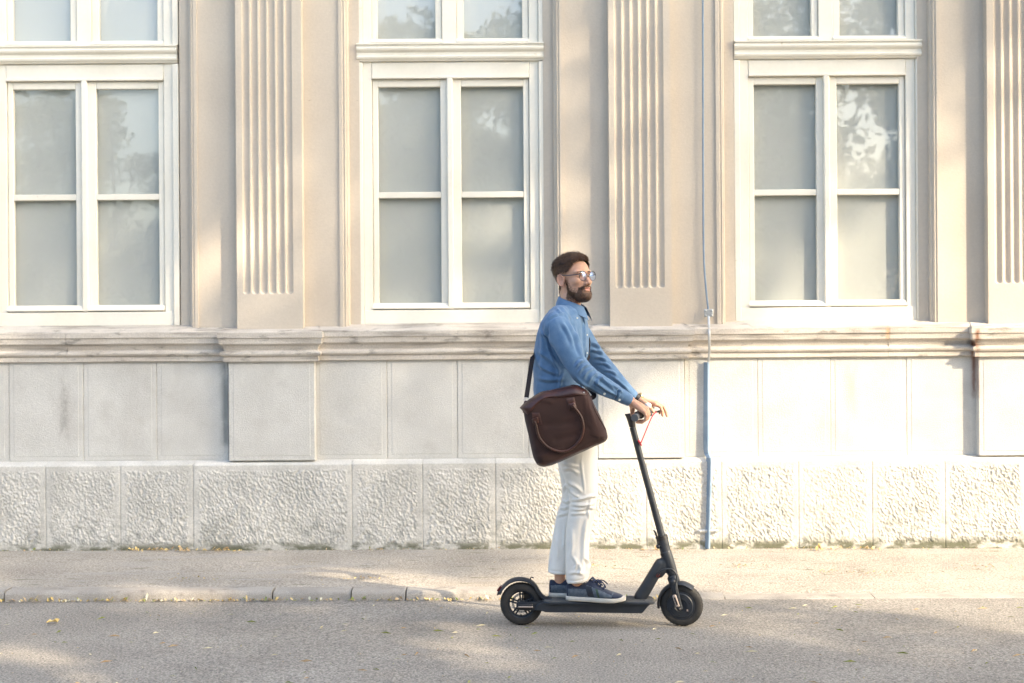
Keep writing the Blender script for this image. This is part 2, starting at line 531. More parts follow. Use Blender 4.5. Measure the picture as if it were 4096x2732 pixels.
PIL = [(944, 1208, 966, 1172, 6, 1172), (2436, 2684, 2456, 2658, 6, 1158), (3950, 4215, 3974, 4180, 6, 1150)]
for p in PIL: pilaster(*p)
for dx in (-1490, -2970, ): pilaster(*[q + dx if i < 4 else q for i, q in enumerate(PIL[0])])
for dx in (1500, ): pilaster(*[q + dx if i < 4 else q for i, q in enumerate(PIL[2])])

# windows: one is built, the rest are copies
def XW(px): return P(px, 1000 if px else 0, YF).x - P(W2L, 1000, YF).x
def zz(py): return P(1800, py, YF).z
def bar(x0, x1, y0, y1, z0, z1): return box(XW(x0), XW(x1), y0, y1, z0, z1)
Zb = zz(1294)
def build_window():
    fr = []
    D = .065
    yf = YF
    # outer beads and boards, both sides, full height
    for a, b in ((1431, 1455), (2158, 2182)):
        fr.append(bar(a, b, yf - .022, yf + D, Zb, zz(249)))
        fr.append(bar(a, b, yf - .020, yf + D, zz(174), ZWT))
    for a, b in ((1455.5, 1491), (2120, 2157.5)):
        fr.append(bar(a, b, yf, yf + D, Zb + .001, ZWT))
    fr.append(bar(1455.5, 2157.5, yf - .008, yf + D, Zb - .002, zz(1239)))         # bottom board
    fr.append(bar(1491.5, 2119.5, yf - .003, yf + D, zz(310), zz(247)))            # header board
    fr.append(bar(1491.5, 2119.5, yf - .012, yf + .05, zz(314), zz(303)))          # its nosing
    fr.append(bar(1773, 1831, yf + .002, yf + D, zz(176), ZWT))                    # upper mullion
    fr.append(bar(1455.5, 2157.5, yf + .003, yf + D, zz(190), zz(172.5)))          # board under upper sashes
    fr.append(bar(1429, 2184, yf - .001, yf + D, ZWT - .08, ZWT))
    w = mobj('window', join(fr), M_paint, bld, angle=30, bevel=.004)
    # transom cornice: profile swept sideways
    prof = [(0, 246), (.020, 245), (.024, 240), (.036, 236), (.040, 229), (.030, 226), (.026, 222), (.026, 212), (.034, 208), (.046, 203), (.050, 196), (.044, 193),
            (.040, 189), (.040, 183), (.052, 181), (.052, 176), (0, 171)]
    a = np.array([(XW(1433), yf - p, zz(y)) for p, y in prof] + [(XW(1433), yf + .05, zz(171)), (XW(1433), yf + .05, zz(246))])
    b = a.copy(); b[:, 0] = XW(2179)
    subs = [('transom', loft([a, b]), M_paint, 30, 0)]
    # lower sashes
    for x0, x1, p0, p1 in ((1493, 1797, 1514, 1764), (1806, 2118, 1846, 2096)):
        ys, yb = yf + .016, yf + .06
        zt, zb_, pt, pb = zz(315), zz(1236), zz(345), zz(1212)
        m0, m1 = zz(766), zz(790)
        s = [bar(x0, p0, ys, yb, zb_, zt), bar(p1, x1, ys, yb, zb_, zt),
             bar(p0, p1, ys + .001, yb, pt, zt), bar(p0, p1, ys + .001, yb, zb_, pb), bar(p0, p1, ys + .004, yb, m1, m0)]
        # sloped weather bar along the foot
        s.append((np.array([(XW(x), y, z) for x in (x0 - 6, x1 + (0 if x0 < 1600 else 0)) for y, z in ((yf - .012, zb_ + .002), (yf - .012, zb_ + .014), (ys + .002, pb + .004), (ys + .002, zb_ + .002))]),
                  [(0, 1, 2, 3), (7, 6, 5, 4), (0, 4, 5, 1), (1, 5, 6, 2), (2, 6, 7, 3), (3, 7, 4, 0)]))
        subs.append(('sash', join(s), M_paint, 30, .004))
        g = yf + .038
        subs.append(('pane', bar(p0 - 4, p1 + 4, g, g + .004, m0 - .006, pt + .006), M_glass, None, 0))
        subs.append(('pane', bar(p0 - 4, p1 + 4, g, g + .004, pb - .006, m1 + .006), M_glass, None, 0))
    subs.append(('meeting_bead', bar(1791, 1814, yf - .012, yf + .03, zz(1237), zz(312)), M_paint, 30, .006))
    # upper sashes
    for x0, x1, p0, p1 in ((1492, 1772, 1514, 1746), (1832, 2119, 1860, 2094)):
        ys, yb = yf + .016, yf + .06
        zb_, pb, zt = zz(173), zz(153), ZWT - .08
        s = [bar(x0, p0, ys, yb, zb_, zt), bar(p1, x1, ys, yb, zb_, zt), bar(p0, p1, ys + .001, yb, zb_, pb), bar(p0, p1, ys + .001, yb, zt - .05, zt)]
        s.append((np.array([(XW(x), y, z) for x in (x0 - 2, x1 + 2) for y, z in ((yf - .016, zb_ + .003), (yf - .016, zb_ + .015), (ys + .002, pb + .003), (ys + .002, zb_ + .003))]),
                  [(0, 1, 2, 3), (7, 6, 5, 4), (0, 4, 5, 1), (1, 5, 6, 2), (2, 6, 7, 3), (3, 7, 4, 0)]))
        subs.append(('sash', join(s), M_paint, 30, .004))
        subs.append(('pane', bar(p0 - 4, p1 + 4, yf + .038, yf + .042, pb - .006, zt - .04), M_glass, None, 0))
    subs.append(('blind', bar(1480, 2130, yf + .068, yf + .072, Zb, ZWT), M_blind, None, 0))
    for nme, vf, m, ang, bev in subs:
        mobj(nme, vf, m, w, smooth=ang is not None, angle=ang or 30, bevel=bev)
    return w
win0 = build_window()
def place_window(s):
    o = win0 if s == 0 else win0.copy()
    if s:
        col.objects.link(o)
        for ch in win0.children:
            c = ch.copy(); col.objects.link(c); c.parent = o
    o.location = (P(W2L + s, 1000, YF).x, 0, 0)
for s in [-1462, 1506] + EXTRA + [0]: place_window(s)

# cornice stones
PROF = [(-.20, 1288), (-.14, 1291), (.052, 1320), (.057, 1322), (.057, 1343), (.050, 1346), (.048, 1350), (.048, 1366), (.042, 1370), (.030, 1374), (.022, 1382), (.018, 1392),
        (.022, 1396), (.034, 1398), (.041, 1403), (.042, 1408), (.037, 1414), (.022, 1418), (.024, 1421), (.024, 1437), (.0, 1440), (-.20, 1440)]
def CZ(py, Y): return P(1800, py, Y).z
ZP = [CZ(y, YP - p if p > 0 else YP) for p, y in PROF]
def cornice_run(x0, x1):
    n = max(2, int((x1 - x0) / .25))
    rings = []
    for x in np.linspace(x0, x1, n):
        j = random.uniform(-.0012, .0012)
        rings.append(np.array([(x, YP - p, z + j) for (p, _), z in zip(PROF, ZP)]))
    mobj('cornice_stone', loft(rings), M_cornice, bld, angle=28)
def cornice_pier(xa, xb):
    rings = []
    e = .012                                              # pier cornice sits a little proud all round
    for k in range(4):
        r = []
        for (p, _), z in zip(PROF, ZP):
            pp = max(p, 0) + e * .3
            yb = YW + .03
            yfr = YPIER - p if p > 0 else YP - p - .02
            r.append([(xa - pp, yb, z - .0045), (xa - pp, yfr, z - .0045), (xb + pp, yfr, z - .0045), (xb + pp, yb, z - .0045)][k])
        rings.append(np.array(r))
    v, f = loft(rings, cap=True)
    mobj('cornice_stone', (v, f), M_cornice, bld, angle=28)
def PXX(px, Y=YP): return P(px, 1640, Y).x
piers = [(913, 1259), (2391, 2737), (3914, 4262)]
piers_all = [(913 - 2970, 1259 - 2970), (913 - 1490, 1259 - 1490)] + piers + [(3914 + 1500, 4262 + 1500)]
cuts = {1: [], 0: []}
prev = PXX(-4800)
extra_cut = {2: 275, 4: 3551}
for i, (a, b) in enumerate(piers_all):
    xa, xb = PXX(a, YPIER), PXX(b, YPIER)
    if i in extra_cut:
        c = PXX(extra_cut[i])
        cornice_run(prev, c - .001); cornice_run(c + .001, xa + .02)
    else:
        cornice_run(prev, xa + .02)
    cornice_pier(xa, xb)
    prev = xb - .02
cornice_run(prev, PXX(9200))

# upper plinth: dressed slabs, and the proud piers under the pilasters
ZU1, ZU0 = P(1800, 1437, YP).z, P(1800, 1834, YP).z
def slab(x0, x1, y, back=.12):
    g, m, r = .0010, .030, .0018
    o = [(x0 + g, x1 - g, y, ZU0, ZU1 + .01), (x0 + g + .003, x1 - g - .003, y - .003, ZU0, ZU1 + .01)]
    X0, X1 = x0 + g, x1 - g
    z0, z1 = ZU0, ZU1 + .012
    def q(e, yy): return [(X0 + e, yy, z0 + e), (X1 - e, yy, z0 + e), (X1 - e, yy, z1 - e), (X0 + e, yy, z1 - e)]
    v = q(0, y + back) + q(0, y + .003) + q(.003, y) + q(m, y) + q(m + .003, y - r) 
    f = [(3, 2, 1, 0)]
    for j in range(4):
        for i in range(4):
            k = (i + 1) % 4
            f.append((j * 4 + i, j * 4 + k, (j + 1) * 4 + k, (j + 1) * 4 + i))
    f.append((16, 17, 18, 19))
    mobj('stone_slab', (np.array(v), f), M_stone, bld, smooth=False)
joints = [[-257, 36, 333, 626, 913], [1259, 1547, 1829, 2113, 2391], [2737, 3030, 3321, 3626, 3914]]
joints = [[-2057 + 346, -1420, -1130, -850, -577], ] + [[-231, 36, 333, 626, 913]] + joints[1:] + [[4262, 4550, 4840, 5130, 5414], [5762, 6050, 6340, 6630, 6920, 7300, 7700, 8200]]
joints = [[-4000, -3600, -3200, -2800, -2400, -2057]] + joints
for js in joints:
    for a, b in zip(js[:-1], js[1:]):
        slab(PXX(a), PXX(b), YP + random.uniform(-.0015, .0015))
for a, b in piers_all:
    slab(PXX(a, YPIER), PXX(b, YPIER), YPIER, .2)

# lower plinth: pecked blocks with drafted margins
ZL1, ZLT = P(1800, 1852, YL).z, P(1800, 1832, YP).z
ljs = [-1300, -700, -120, 182, 480, 772, 1407, 1690, 1981, 2283, 2585, 2886, 3194, 3489, 3780, 4100, 4400, 4700, 5000, 5400]
def LX(px): return P(px, 2000, YL).x
def rough_block(x0, x1, seed):
    g = .0011
    x0 += g; x1 -= g
    far = x0 < -4.6 or x1 > 4.8
    step = .014 if far else .0043
    zb = ZWALL((x0 + x1) / 2) - .05
    nx = int((x1 - x0) / step); zs = np.arange(zb, ZL1, step)
    xs = np.linspace(x0, x1, nx)
    X, Z = np.meshgrid(xs, zs)
    zm = ZWALL((x0 + x1) / 2)
    wob = .006 * (vnoise(X * 30, Z * 30, seed) - .5)
    e = np.minimum(np.minimum(X - x0, x1 - X) - .030, np.minimum(Z - zm - .034, ZL1 - Z - .036)) + wob
    msk = np.clip(e / .008, 0, 1)
    # short diagonal pecks
    c, s = math.cos(.5), math.sin(.5)
    A, B = X * c + Z * s, -X * s + Z * c
    n1 = vnoise(A * 135 + seed * 3, B * 72, seed * 1.7)
    n2 = vnoise(X * 230, Z * 190, seed * 2.3)
    peck = .6 * n1 + .4 * n2
    D = -.003 + .0145 * np.clip(.66 - peck, -.12, 1) * (.8 + .5 * vnoise(X * 9, Z * 9, seed * 5))
    Y = YL + msk * D + .0016 * vnoise(X * 60, Z * 60, 5) + .004 * (vnoise(X * 3, Z * 3, seed) - .5)
    ed = np.minimum(np.minimum(X - x0, x1 - X), ZL1 - Z)
    Y = Y + np.where(ed < .003, .002, 0)
    ny, nx = X.shape
    v = np.stack([X, Y, Z], -1).reshape(-1, 3)
    ii = np.arange(nx - 1)[None] + np.arange(ny - 1)[:, None] * nx
    f = np.stack([ii, ii + 1, ii + 1 + nx, ii + nx], -1).reshape(-1, 4).tolist()
    # top weathering and side returns
    n0 = len(v)
    top = [(ny - 1) * nx + i for i in range(nx)]
    back = np.array([(x, YP + .03, ZLT + .004) for x in xs])
    v = np.vstack([v, back]); f += [(top[i], top[i + 1], n0 + i + 1, n0 + i) for i in range(nx - 1)]
    for cidx in (0, nx - 1):
        n1_ = len(v); colv = v[[j * nx + cidx for j in range(ny)]].copy(); colv[:, 1] = YL + .12
        v = np.vstack([v, colv]); f += [(cidx + j * nx, cidx + (j + 1) * nx, n1_ + j + 1, n1_ + j) for j in range(ny - 1)]
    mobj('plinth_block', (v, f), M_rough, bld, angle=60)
for i, (a, b) in enumerate(zip(ljs[:-1], ljs[1:])):
    rough_block(LX(a), LX(b), i * 1.37 + .3)
mobj('plinth_core', join([box(PXX(-4800), LX(-1300), YL + .005, YP + .3, -.2, ZLT), box(LX(5400), PXX(9200), YL + .005, YP + .3, -.2, ZLT),
                          box(PXX(-4800), PXX(9200), YP + .06, YW + .45, -.2, zled - .02)]), M_stone, bld, smooth=False)

# ------------------------------------------------------------------ lightning conductor on the wall
cond = empty('lightning_conductor', P(2832, 2190, YL - .03), 'thin cable running down the stucco into a blue-grey metal conduit on the stone plinth', 'conduit')
yc = YW - .02
mobj('cable', tube([P(2809, -600, yc), P(2811, 200, yc), P(2812, 700, yc), P(2814, 1000, yc), P(2822, 1140, yc), P(2832, 1235, yc)], .0065, n=8, k=4), M_conduit, cond)
c0 = P(2833, 1252, yc)
mobj('clamp', join([box(c0.x - .03, c0.x + .03, yc - .016, yc - .008, c0.z - .026, c0.z + .026)] +
     [ellipsoid((c0.x + a, yc - .018, c0.z + b), (.007, .006, .007), n=10, m=6) for a in (-.021, .021) for b in (-.016, .016)]), M_zinc, cond, bevel=.003)
mobj('rod', tube([P(2833, 1252, yc), P(2835, 1300, yc - .05), P(2836, 1330, YP - .075), P(2837, 1400, YP - .06), P(2834, 1450, YP - .03)], [(.0085, .004)] * 5, n=10, side=(1, 0, 0), k=4), M_zinc, cond)
def channel(pts, w=.021):
    """angle profile: one face turned to the left, one to the right"""
    rings = []
    for p in pts:
        p = np.array(p)
        rings.append(np.array([p + (-w, .030, 0), p + (-.002, -.012, 0), p + (.003, -.012, 0), p + (w * .85, .030, 0)]))
    return loft(rings)
yl2 = YL - .02
mobj('conduit', channel([P(2829, 1449, YP - .03), P(2829, 1795, YP - .035), P(2832, 1815, YP - .05), P(2840, 1832, yl2 - .005), P(2841, 1860, yl2), P(2832, 2195, yl2)], .023), M_conduit, cond, smooth=False)
cb = P(2831, 2124, YL - .012)
mobj('bracket', join([tube([(cb.x - .066, YL - .014, cb.z), (cb.x + .062, YL - .014, cb.z)], [(.010, .004)] * 2, n=12, side=(0, 0, 1))] +
     [ellipsoid((cb.x + a, YL - .02, cb.z), (.006, .005, .006), n=8, m=6) for a in (-.052, .05)]), M_zinc, cond)
# ------------------------------------------------------------------ trees across the road (their shade and reflections show in the picture; the low row is shaped for its shade)
M_bark = mat('bark', (.10, .08, .06), (.17, .14, .11), .9, 9, 5, bump=.6, bscale=30, bdist=.02, stretch=(1, 1, .3))
M_leaf = mat('tree_leaves', (.045, .085, .02), (.10, .14, .035), .55, .9, 3, .35, .65)
_b = M_leaf.node_tree.nodes['Principled BSDF']; _b.inputs['Transmission Weight'].default_value = 0.0
def leaf_mesh(cs, rad, per, size, rs):
    c = np.repeat(np.asarray(cs), per, axis=0)
    r = np.repeat(np.asarray(rad), per)[:, None]
    d = rs.normal(size=c.shape); d /= np.linalg.norm(d, axis=1)[:, None]
    p = c + d * r * (rs.rand(len(c), 1) ** .45) * np.array([1, 1, .75])
    a = rs.normal(size=c.shape); a /= np.linalg.norm(a, axis=1)[:, None]
    b = np.cross(a, rs.normal(size=c.shape)); b /= np.linalg.norm(b, axis=1)[:, None]
    s = size * rs.uniform(.6, 1.25, (len(c), 1))
    v = np.stack([p - a * s, p + b * s * .5 + a * s * .1, p + a * s, p - b * s * .5 + a * s * .1], 1).reshape(-1, 3)
    f = np.arange(len(v)).reshape(-1, 4)
    return v, f
def build_tree(name, loc, h, r, base, seed, nclump, per, size, label, group='trees across the road', flat=2):
    rs = np.random.RandomState(seed)
    t = empty(name, loc, label, 'tree', group)
    L = np.array(loc)
    cz = (base + h) / 2; rz = (h - base) / 2
    cs, rad = [], []
    while len(cs) < nclump:
        q = rs.uniform(-1, 1, 3)
        n = (q[0] ** 2 + q[1] ** 2 + abs(q[2]) ** flat) ** .5
        if n > 1 or n < .25: continue
        if q[2] < -.35 and n < .6: continue
        cs.append(L + np.array([q[0] * r, q[1] * r, cz + q[2] * rz])); rad.append(rs.uniform(.55, 1.0) * max(r / 5.5, .62))
    if name == 'tall_tree':                              # leaf clumps added on the sun's path to shade the man's head
        cs += [np.array((15.2, -2.0, 11.5)), np.array((15.7, -2.3, 11.9))]; rad += [.95, .9]
    tr = [tube([L + (0, 0, -.3), L + (.05, .03, base * .5), L + (-.06, .05, base), L + (.1, 0, cz), L + (.05, .1, h * .9)], [.30, .23, .19, .12, .03], n=12, k=4)]
    for k in rs.choice(len(cs), min(26, len(cs)), replace=False):
        z0 = rs.uniform(base * .85, cz)
        a = L + (0, 0, z0); b = cs[k]; m = (a + b) / 2 + rs.normal(size=3) * .25
        if b[2] < z0: continue
        tr.append(tube([a, m, b], [.075, .05, .02], n=7, k=3))
    mobj('trunk', join(tr), M_bark, t)
    v, f = leaf_mesh(cs, rad, per, size, rs)
    me = make_mesh('crown', v, f, M_leaf, smooth=False)
    put(bpy.data.objects.new('crown', me), t)
    return t
TREES = [
    ('tall_tree', (13.8, -1.2, 0), 20.6, 5.1, 10.4, 3, 185, 150, .15, 'tall tree with a high round crown on the far pavement', 2),
    ('shade_tree', (8.6, -2.6, 0), 9.1, 3.2, 2.0, 9, 110, 170, .12, 'unseen low tree on the far pavement, flat crown shaped to shade the road, nearest the scooter', 8),  # low row out of view, flat tops shaped for a straight shade edge
    ('shade_tree', (13.1, -2.9, 0), 9.5, 3.3, 2.0, 8, 110, 170, .12, 'unseen low tree on the far pavement, flat crown shaped to shade the road, beside the tall tree', 8),
    ('shade_tree', (17.6, -2.6, 0), 9.1, 3.3, 2.0, 12, 110, 170, .12, 'unseen low tree on the far pavement, flat crown shaped to shade the road, at the sunlit end', 8),
]
for n_, loc, h, r, base, seed, nc, per, sz, lab, fl in TREES:
    build_tree(n_, loc, h, r, base, seed, nc, per, sz, lab, flat=fl)
# park trees behind the far pavement: one is built, the rest are copies that share its mesh
park = build_tree('park_tree', (0, -8.0, 0), 7.2, 3.3, .5, 5, 200, 150, .085, 'bushy park tree behind the far pavement, mirrored in the window panes', 'park trees')
for (x, y, rz, s) in ((-5.4, -7.6, 1.1, .92), (-10.9, -8.2, 2.4, .72), (-15.5, -7.4, 3.3, 1.0), (5.2, -8.4, 4.1, .90), (10.5, -8.0, 5.2, .82), (15.8, -8.6, .6, 1.05), (-2.6, -11.5, 2.0, .85), (2.8, -11.8, 2.9, .95), (-8, -11.6, 3.9, .72), (8, -12, 5, .75), (7.7, -8.9, 1.7, .98), (6.9, -6.5, 2.2, .80)):
    c = park.copy(); col.objects.link(c)
    c.location = (x, y, 0); c.rotation_euler = (0, 0, rz); c.scale = (s, s, s)
    for ch in park.children:
        d = ch.copy(); col.objects.link(d); d.parent = c
# ------------------------------------------------------------------ electric scooter
YS = 7.34
M_alu = mat('dark_slate_powder_coat', (.018, .023, .032), (.025, .031, .042), .42, 14, 3, spec=.45, fine=(400, .06), bump=.08, bscale=700, bdist=.001)
M_black = mat('black_plastic', (.012, .012, .015), None, .5)
M_rubber = mat('tyre_rubber', (.022, .022, .023), (.040, .038, .036), .8, 20, 3, bump=.2, bscale=400)
M_mat = mat('grey_deck_rubber', (.085, .09, .095), (.12, .125, .13), .85, 40, 2, bump=.6, bscale=500)
M_grip = mat('grey_grip_rubber', (.11, .115, .125), None, .8, bump=.4, bscale=600)
M_refl = mat('beige_reflector', (.42, .35, .31), (.36, .30, .27), .35)
M_red = mat('red_cable', (.62, .03, .06), None, .35)
M_redp = mat('red_plastic', (.10, .010, .010), None, .3)
M_steel = mat('brushed_steel', (.55, .55, .56), None, .3, metallic=.9)
M_bell = mat('silver_bell', (.75, .76, .78), None, .25, metallic=.35)

SC = P(2400, 2504, YS)
scoot = empty('electric_scooter', (SC.x, YS, 0), 'dark slate electric kick scooter ridden by the man in white trousers', 'scooter')
scoot.rotation_euler = (0, 0, R(-3))
def S(px, py, dy=0.0):
    p = P(px, py, YS); return np.array([p.x, YS + dy, p.z])
def part(name, vf, m, par=None, **k): return mobj(name, vf, m, par or scoot, **k)
def disc_tube(c, prof, n=48):
    """revolve (radius, offset along Y) profile about the wheel axis"""
    rings = []
    for a in np.linspace(0, 2 * np.pi, n, endpoint=False):
        rings.append(np.array([(c[0] + r * math.cos(a), c[1] + o, c[2] + r * math.sin(a)) for r, o in prof]))
    m = len(prof); v = np.vstack(rings); f = []
    for j in range(n):
        for i in range(m):
            k, q = (i + 1) % m, (j + 1) % n
            f.append((j * m + i, j * m + k, q * m + k, q * m + i))
    return v, f
RW = .1095
def tyre(c):
    pr = []
    for t in np.linspace(0, 2 * np.pi, 18, endpoint=False):
        pr.append((RW - .0235 + .0235 * math.copysign(abs(math.cos(t)) ** .85, math.cos(t)), .0225 * math.copysign(abs(math.sin(t)) ** .8, math.sin(t))))
    v, f = disc_tube(c, pr, 72)
    return v, f
def tread(c):
    """raised slanted blocks either side of the crown of the tyre"""
    parts = []
    for k in range(44):
        for s in (-1, 1):
            a = 2 * math.pi * (k + (.5 if s > 0 else 0)) / 44
            q = []
            for (o, r, da) in ((.003, RW + .0012, 0), (.012, RW - .0005, .035), (.0195, RW - .0075, .06)):
                for d in (-.030, .030):
                    q.append((c[0] + r * math.cos(a + da + d), c[1] + s * o, c[2] + r * math.sin(a + da + d)))
            q = np.array(q); inn = q.copy(); cc = np.array([c[0], 0, c[2]]);
            for i in range(len(inn)):
                dv = inn[i] - np.array([c[0], inn[i][1], c[2]]); inn[i] = inn[i] - nrm(dv) * .004
            v = np.vstack([q, inn])
            f = [(0, 1, 3, 2), (2, 3, 5, 4), (0, 2, 8, 6), (2, 4, 10, 8), (1, 7, 9, 3), (3, 9, 11, 5), (0, 6, 7, 1), (4, 5, 11, 10)]
            parts.append((v, f))
    return join(parts)

# --- rear wheel
rc = S(2085, 2419); rc[2] = RW + zroad(rc[0]) + .001
wr = part('wheel', disc_tube(rc, [(.068, -.019), (.072, -.021), (.074, -.016), (.066, -.008), (.066, .008), (.074, .016), (.072, .021), (.068, .019), (.061, .012), (.061, -.012)], 56), M_alu)
part('tyre', tyre(rc), M_rubber, wr); part('tread', tread(rc), M_rubber, wr, smooth=False)
sp = []
for k in range(5):
    a0 = math.radians(90 + 72 * k)
    for da in (-.10, .10):
        e = np.array([math.cos(a0 + da * .5), 0, math.sin(a0 + da * .5)])
        off = np.array([-math.sin(a0), 0, math.cos(a0)]) * da * .05
        sp.append(tube([rc + off + e * .018, rc + off + e * .064], [(.0035, .0045)] * 2, n=8, side=(0, 1, 0)))
sp.append(tube([rc + (0, -.022, 0), rc + (0, .022, 0)], .019, n=24))
part('spokes', join(sp), M_alu, wr)
part('brake_disc', disc_tube(rc + (0, .016, 0), [(.052, -.001), (.052, .001), (.040, .001), (.040, -.001)], 48), M_steel, wr)
dh = []
for k in range(24):
    a = 2 * math.pi * k / 24
    dh.append(box(rc[0] + .046 * math.cos(a) - .0016, rc[0] + .046 * math.cos(a) + .0016, rc[1] + .0135, rc[1] + .0185, rc[2] + .046 * math.sin(a) - .0016, rc[2] + .046 * math.sin(a) + .0016))
dh.append(box(rc[0] + .012, rc[0] + .052, rc[1] + .012, rc[1] + .034, rc[2] + .022, rc[2] + .06))
part('brake_caliper', join(dh), M_black, wr)
part('valve', tube([rc + (.0, -.014, -.066), rc + (-.002, -.017, -.054)], .0028, n=8), M_black, wr)

# --- deck
def prism(poly, y0, y1):
    a = np.array([S(x, y, y0) for x, y in poly]); b = np.array([S(x, y, y1) for x, y in poly])
    return loft([a, b])
deckp = [(2150, 2408), (2180, 2400), (2600, 2404), (2590, 2412), (2566, 2441), (2180, 2441), (2170, 2436), (2140, 2432)]
part('deck', prism(deckp, -.068, .068), M_alu, bevel=.006, seg=3)
top = []
pl = [(2168, 2396), (2185, 2394)] + [(2590, 2394)]
def rounded_slab(x0, x1, w, z0, z1, r, n=7):
    out = []
    for cx, cy, a0 in ((x1 - r, w - r, 0), (x0 + r, w - r, 90), (x0 + r, -w + r, 180), (x1 - r, -w + r, 270)):
        for t in np.linspace(0, 90, n):
            a = math.radians(a0 + t); out.append((cx + r * math.cos(a), YS + cy + r * math.sin(a)))
    o = np.array(out)
    lo = np.hstack([o, np.full((len(o), 1), z0)]); hi = np.hstack([o, np.full((len(o), 1), z1)])
    return loft([lo, hi])
xd0, xd1 = S(2170, 2395)[0], S(2616, 2398)[0]
zd = S(2400, 2396)[2]
part('deck_rim', rounded_slab(xd0, xd1, .082, zd - .014, zd - .001, .04), M_alu, bevel=.005, seg=3)
dm = part('deck_mat', rounded_slab(xd0 + .006, xd1 - .008, .074, zd - .003, zd + .003, .034), M_mat, bevel=.002)
rb = []
for yy in np.linspace(-.06, .06, 13):
    rb.append(box(xd0 + .05, xd1 - .05, YS + yy - .0016, YS + yy + .0016, zd + .002, zd + .0046))
part('mat_ridges', join(rb), M_mat, dm, smooth=False)
# rear arms with reflector caps
for s in (-1, 1):
    y = s * .046
    arm = part('rear_arm', loft([np.array([S(x, py, y + o) for x, py in [(2066, 2409), (2074, 2403), (2145, 2402), (2172, 2396), (2190, 2400), (2190, 2436), (2160, 2436), (2145, 2437), (2074, 2436), (2066, 2430)]]) for o in (-.008, .008)]), M_alu, bevel=.004)
    part('reflector_cap', tube([S(2077, 2420, y + s * .011), S(2128, 2420, y + s * .011)], [(.0155, .007)] * 2, n=20, side=(0, 0, 1)), M_black, arm)
    part('reflector', tube([S(2076, 2421, y + s * .017), S(2131, 2421, y + s * .017)], [(.0042, .0035)] * 2, n=12, side=(0, 0, 1)), M_refl, arm)
# rear fender
fp = [(1990, 2376), (1995, 2362), (2014, 2338), (2040, 2319), (2072, 2311), (2100, 2313), (2126, 2322), (2146, 2340), (2160, 2364), (2176, 2383), (2204, 2393)]
def fender(pts, w, th=.005, lip=.012):
    pts, _ = smooth_path([S(*p) for p in pts], [0] * len(pts), 5)
    rings = []
    for i, p in enumerate(pts):
        t = nrm(pts[min(i + 1, len(pts) - 1)] - pts[max(i - 1, 0)]); n = nrm(np.cross(t, (0, 1, 0)))
        if n[2] < 0 and i == len(pts) // 2: n = -n
        n = np.array([-t[2], 0, t[0]])
        prof = []
        for a in np.linspace(-1, 1, 9): prof.append((a * w, -lip * abs(a) ** 3))
        for a in np.linspace(1, -1, 9): prof.append((a * (w - th * .6), -lip * abs(a) ** 3 - th))
        rings.append(np.array([p + np.array([0, y, 0]) + n * h for y, h in prof]))
    return loft(rings)
fd = part('rear_fender', fender(fp, .034), M_alu, angle=50)
part('tail_light', loft([np.array([S(x, y, o) for x, y in ((1986, 2364), (1999, 2347), (2008, 2347), (2002, 2362), (1995, 2372))]) for o in (-.022, .022)]), M_redp, fd, bevel=.003)
part('mudguard_tip', loft([np.array([S(x, y, o) for x, y in ((1987, 2383), (1990, 2368), (2006, 2364), (2008, 2374))]) for o in (-.03, .03)]), M_alu, fd, bevel=.003)
part('fender_hook', join([tube([S(2121, 2318), S(2123, 2311), S(2132, 2313)], .0035, n=8)]), M_alu, fd)

# --- frame: down tube and head
frp = [tube([S(2640, 2252), S(2618, 2290), S(2590, 2338), S(2560, 2388)], [(.026, .030), (.026, .031), (.027, .032), (.030, .034)], n=20, side=(0, 1, 0), k=4),
       tube([S(2660, 2200), S(2672, 2240), S(2690, 2296)], [.028, .030, .0265], n=24, k=4, ends=False),
       tube([S(2664, 2236), S(2650, 2262), S(2632, 2288)], [(.024, .03), (.026, .034), (.026, .031)], n=18, side=(0, 1, 0))]
fv, ff, fn = remesh(frp, .0035, 6)
frame = part('frame', (fv, ff), M_alu, angle=None)
part('cable_grommet', tube([S(2626, 2299, -.029), S(2632, 2292, -.030)], [(.008, .004)] * 2, n=12, side=(0, 0, 1)), M_redp, frame)
part('frame_cable', tube([S(2628, 2297, -.030), S(2640, 2277, -.042), S(2660, 2267, -.048), S(2684, 2269, -.048), S(2699, 2285, -.047), S(2702, 2306, -.046), S(2697, 2335, -.046), S(2700, 2362, -.047)], .0042, n=10, k=5), M_alu, frame)

# --- everything that turns with the handlebar
AX0, AX1 = S(2528, 1702), S(2724, 2418)
STEER = R(-14)
axis = Vector(AX0 - AX1).normalized()
MS = Matrix.Translation(Vector(AX1)) @ Matrix.Rotation(STEER, 4, axis) @ Matrix.Translation(-Vector(AX1))
def spart(name, vf, m, par=None, **k): return mobj(name, xf(vf, MS), m, par or scoot, **k)
def ax(t): return AX0 + (AX1 - AX0) * t
fc = S(2724, 2421); fc[2] = RW + zroad(fc[0]) + .001
wf = spart('wheel', disc_tube(fc, [(.0, -.020), (.030, -.022), (.034, -.0255), (.060, -.0255), (.064, -.022), (.072, -.022), (.074, -.016), (.068, 0), (.074, .016), (.072, .022), (.064, .0255), (.0, .024)], 56), M_alu, angle=30)
spart('tyre', tyre(fc), M_rubber, wf); spart('tread', tread(fc), M_rubber, wf, smooth=False)
bl = []
for k in range(6):
    a = math.radians(20 + 60 * k)
    bl.append(cyl(fc + (.049 * math.cos(a), -.0245, .049 * math.sin(a)), fc + (.049 * math.cos(a), -.0275, .049 * math.sin(a)), .0042, 10))
spart('bolts', join(bl), M_black, wf, angle=40)
spart('hub_sticker', box(fc[0] + .030, fc[0] + .038, fc[1] - .0262, fc[1] - .0258, fc[2] - .026, fc[2] - .016), M_refl, wf, smooth=False)
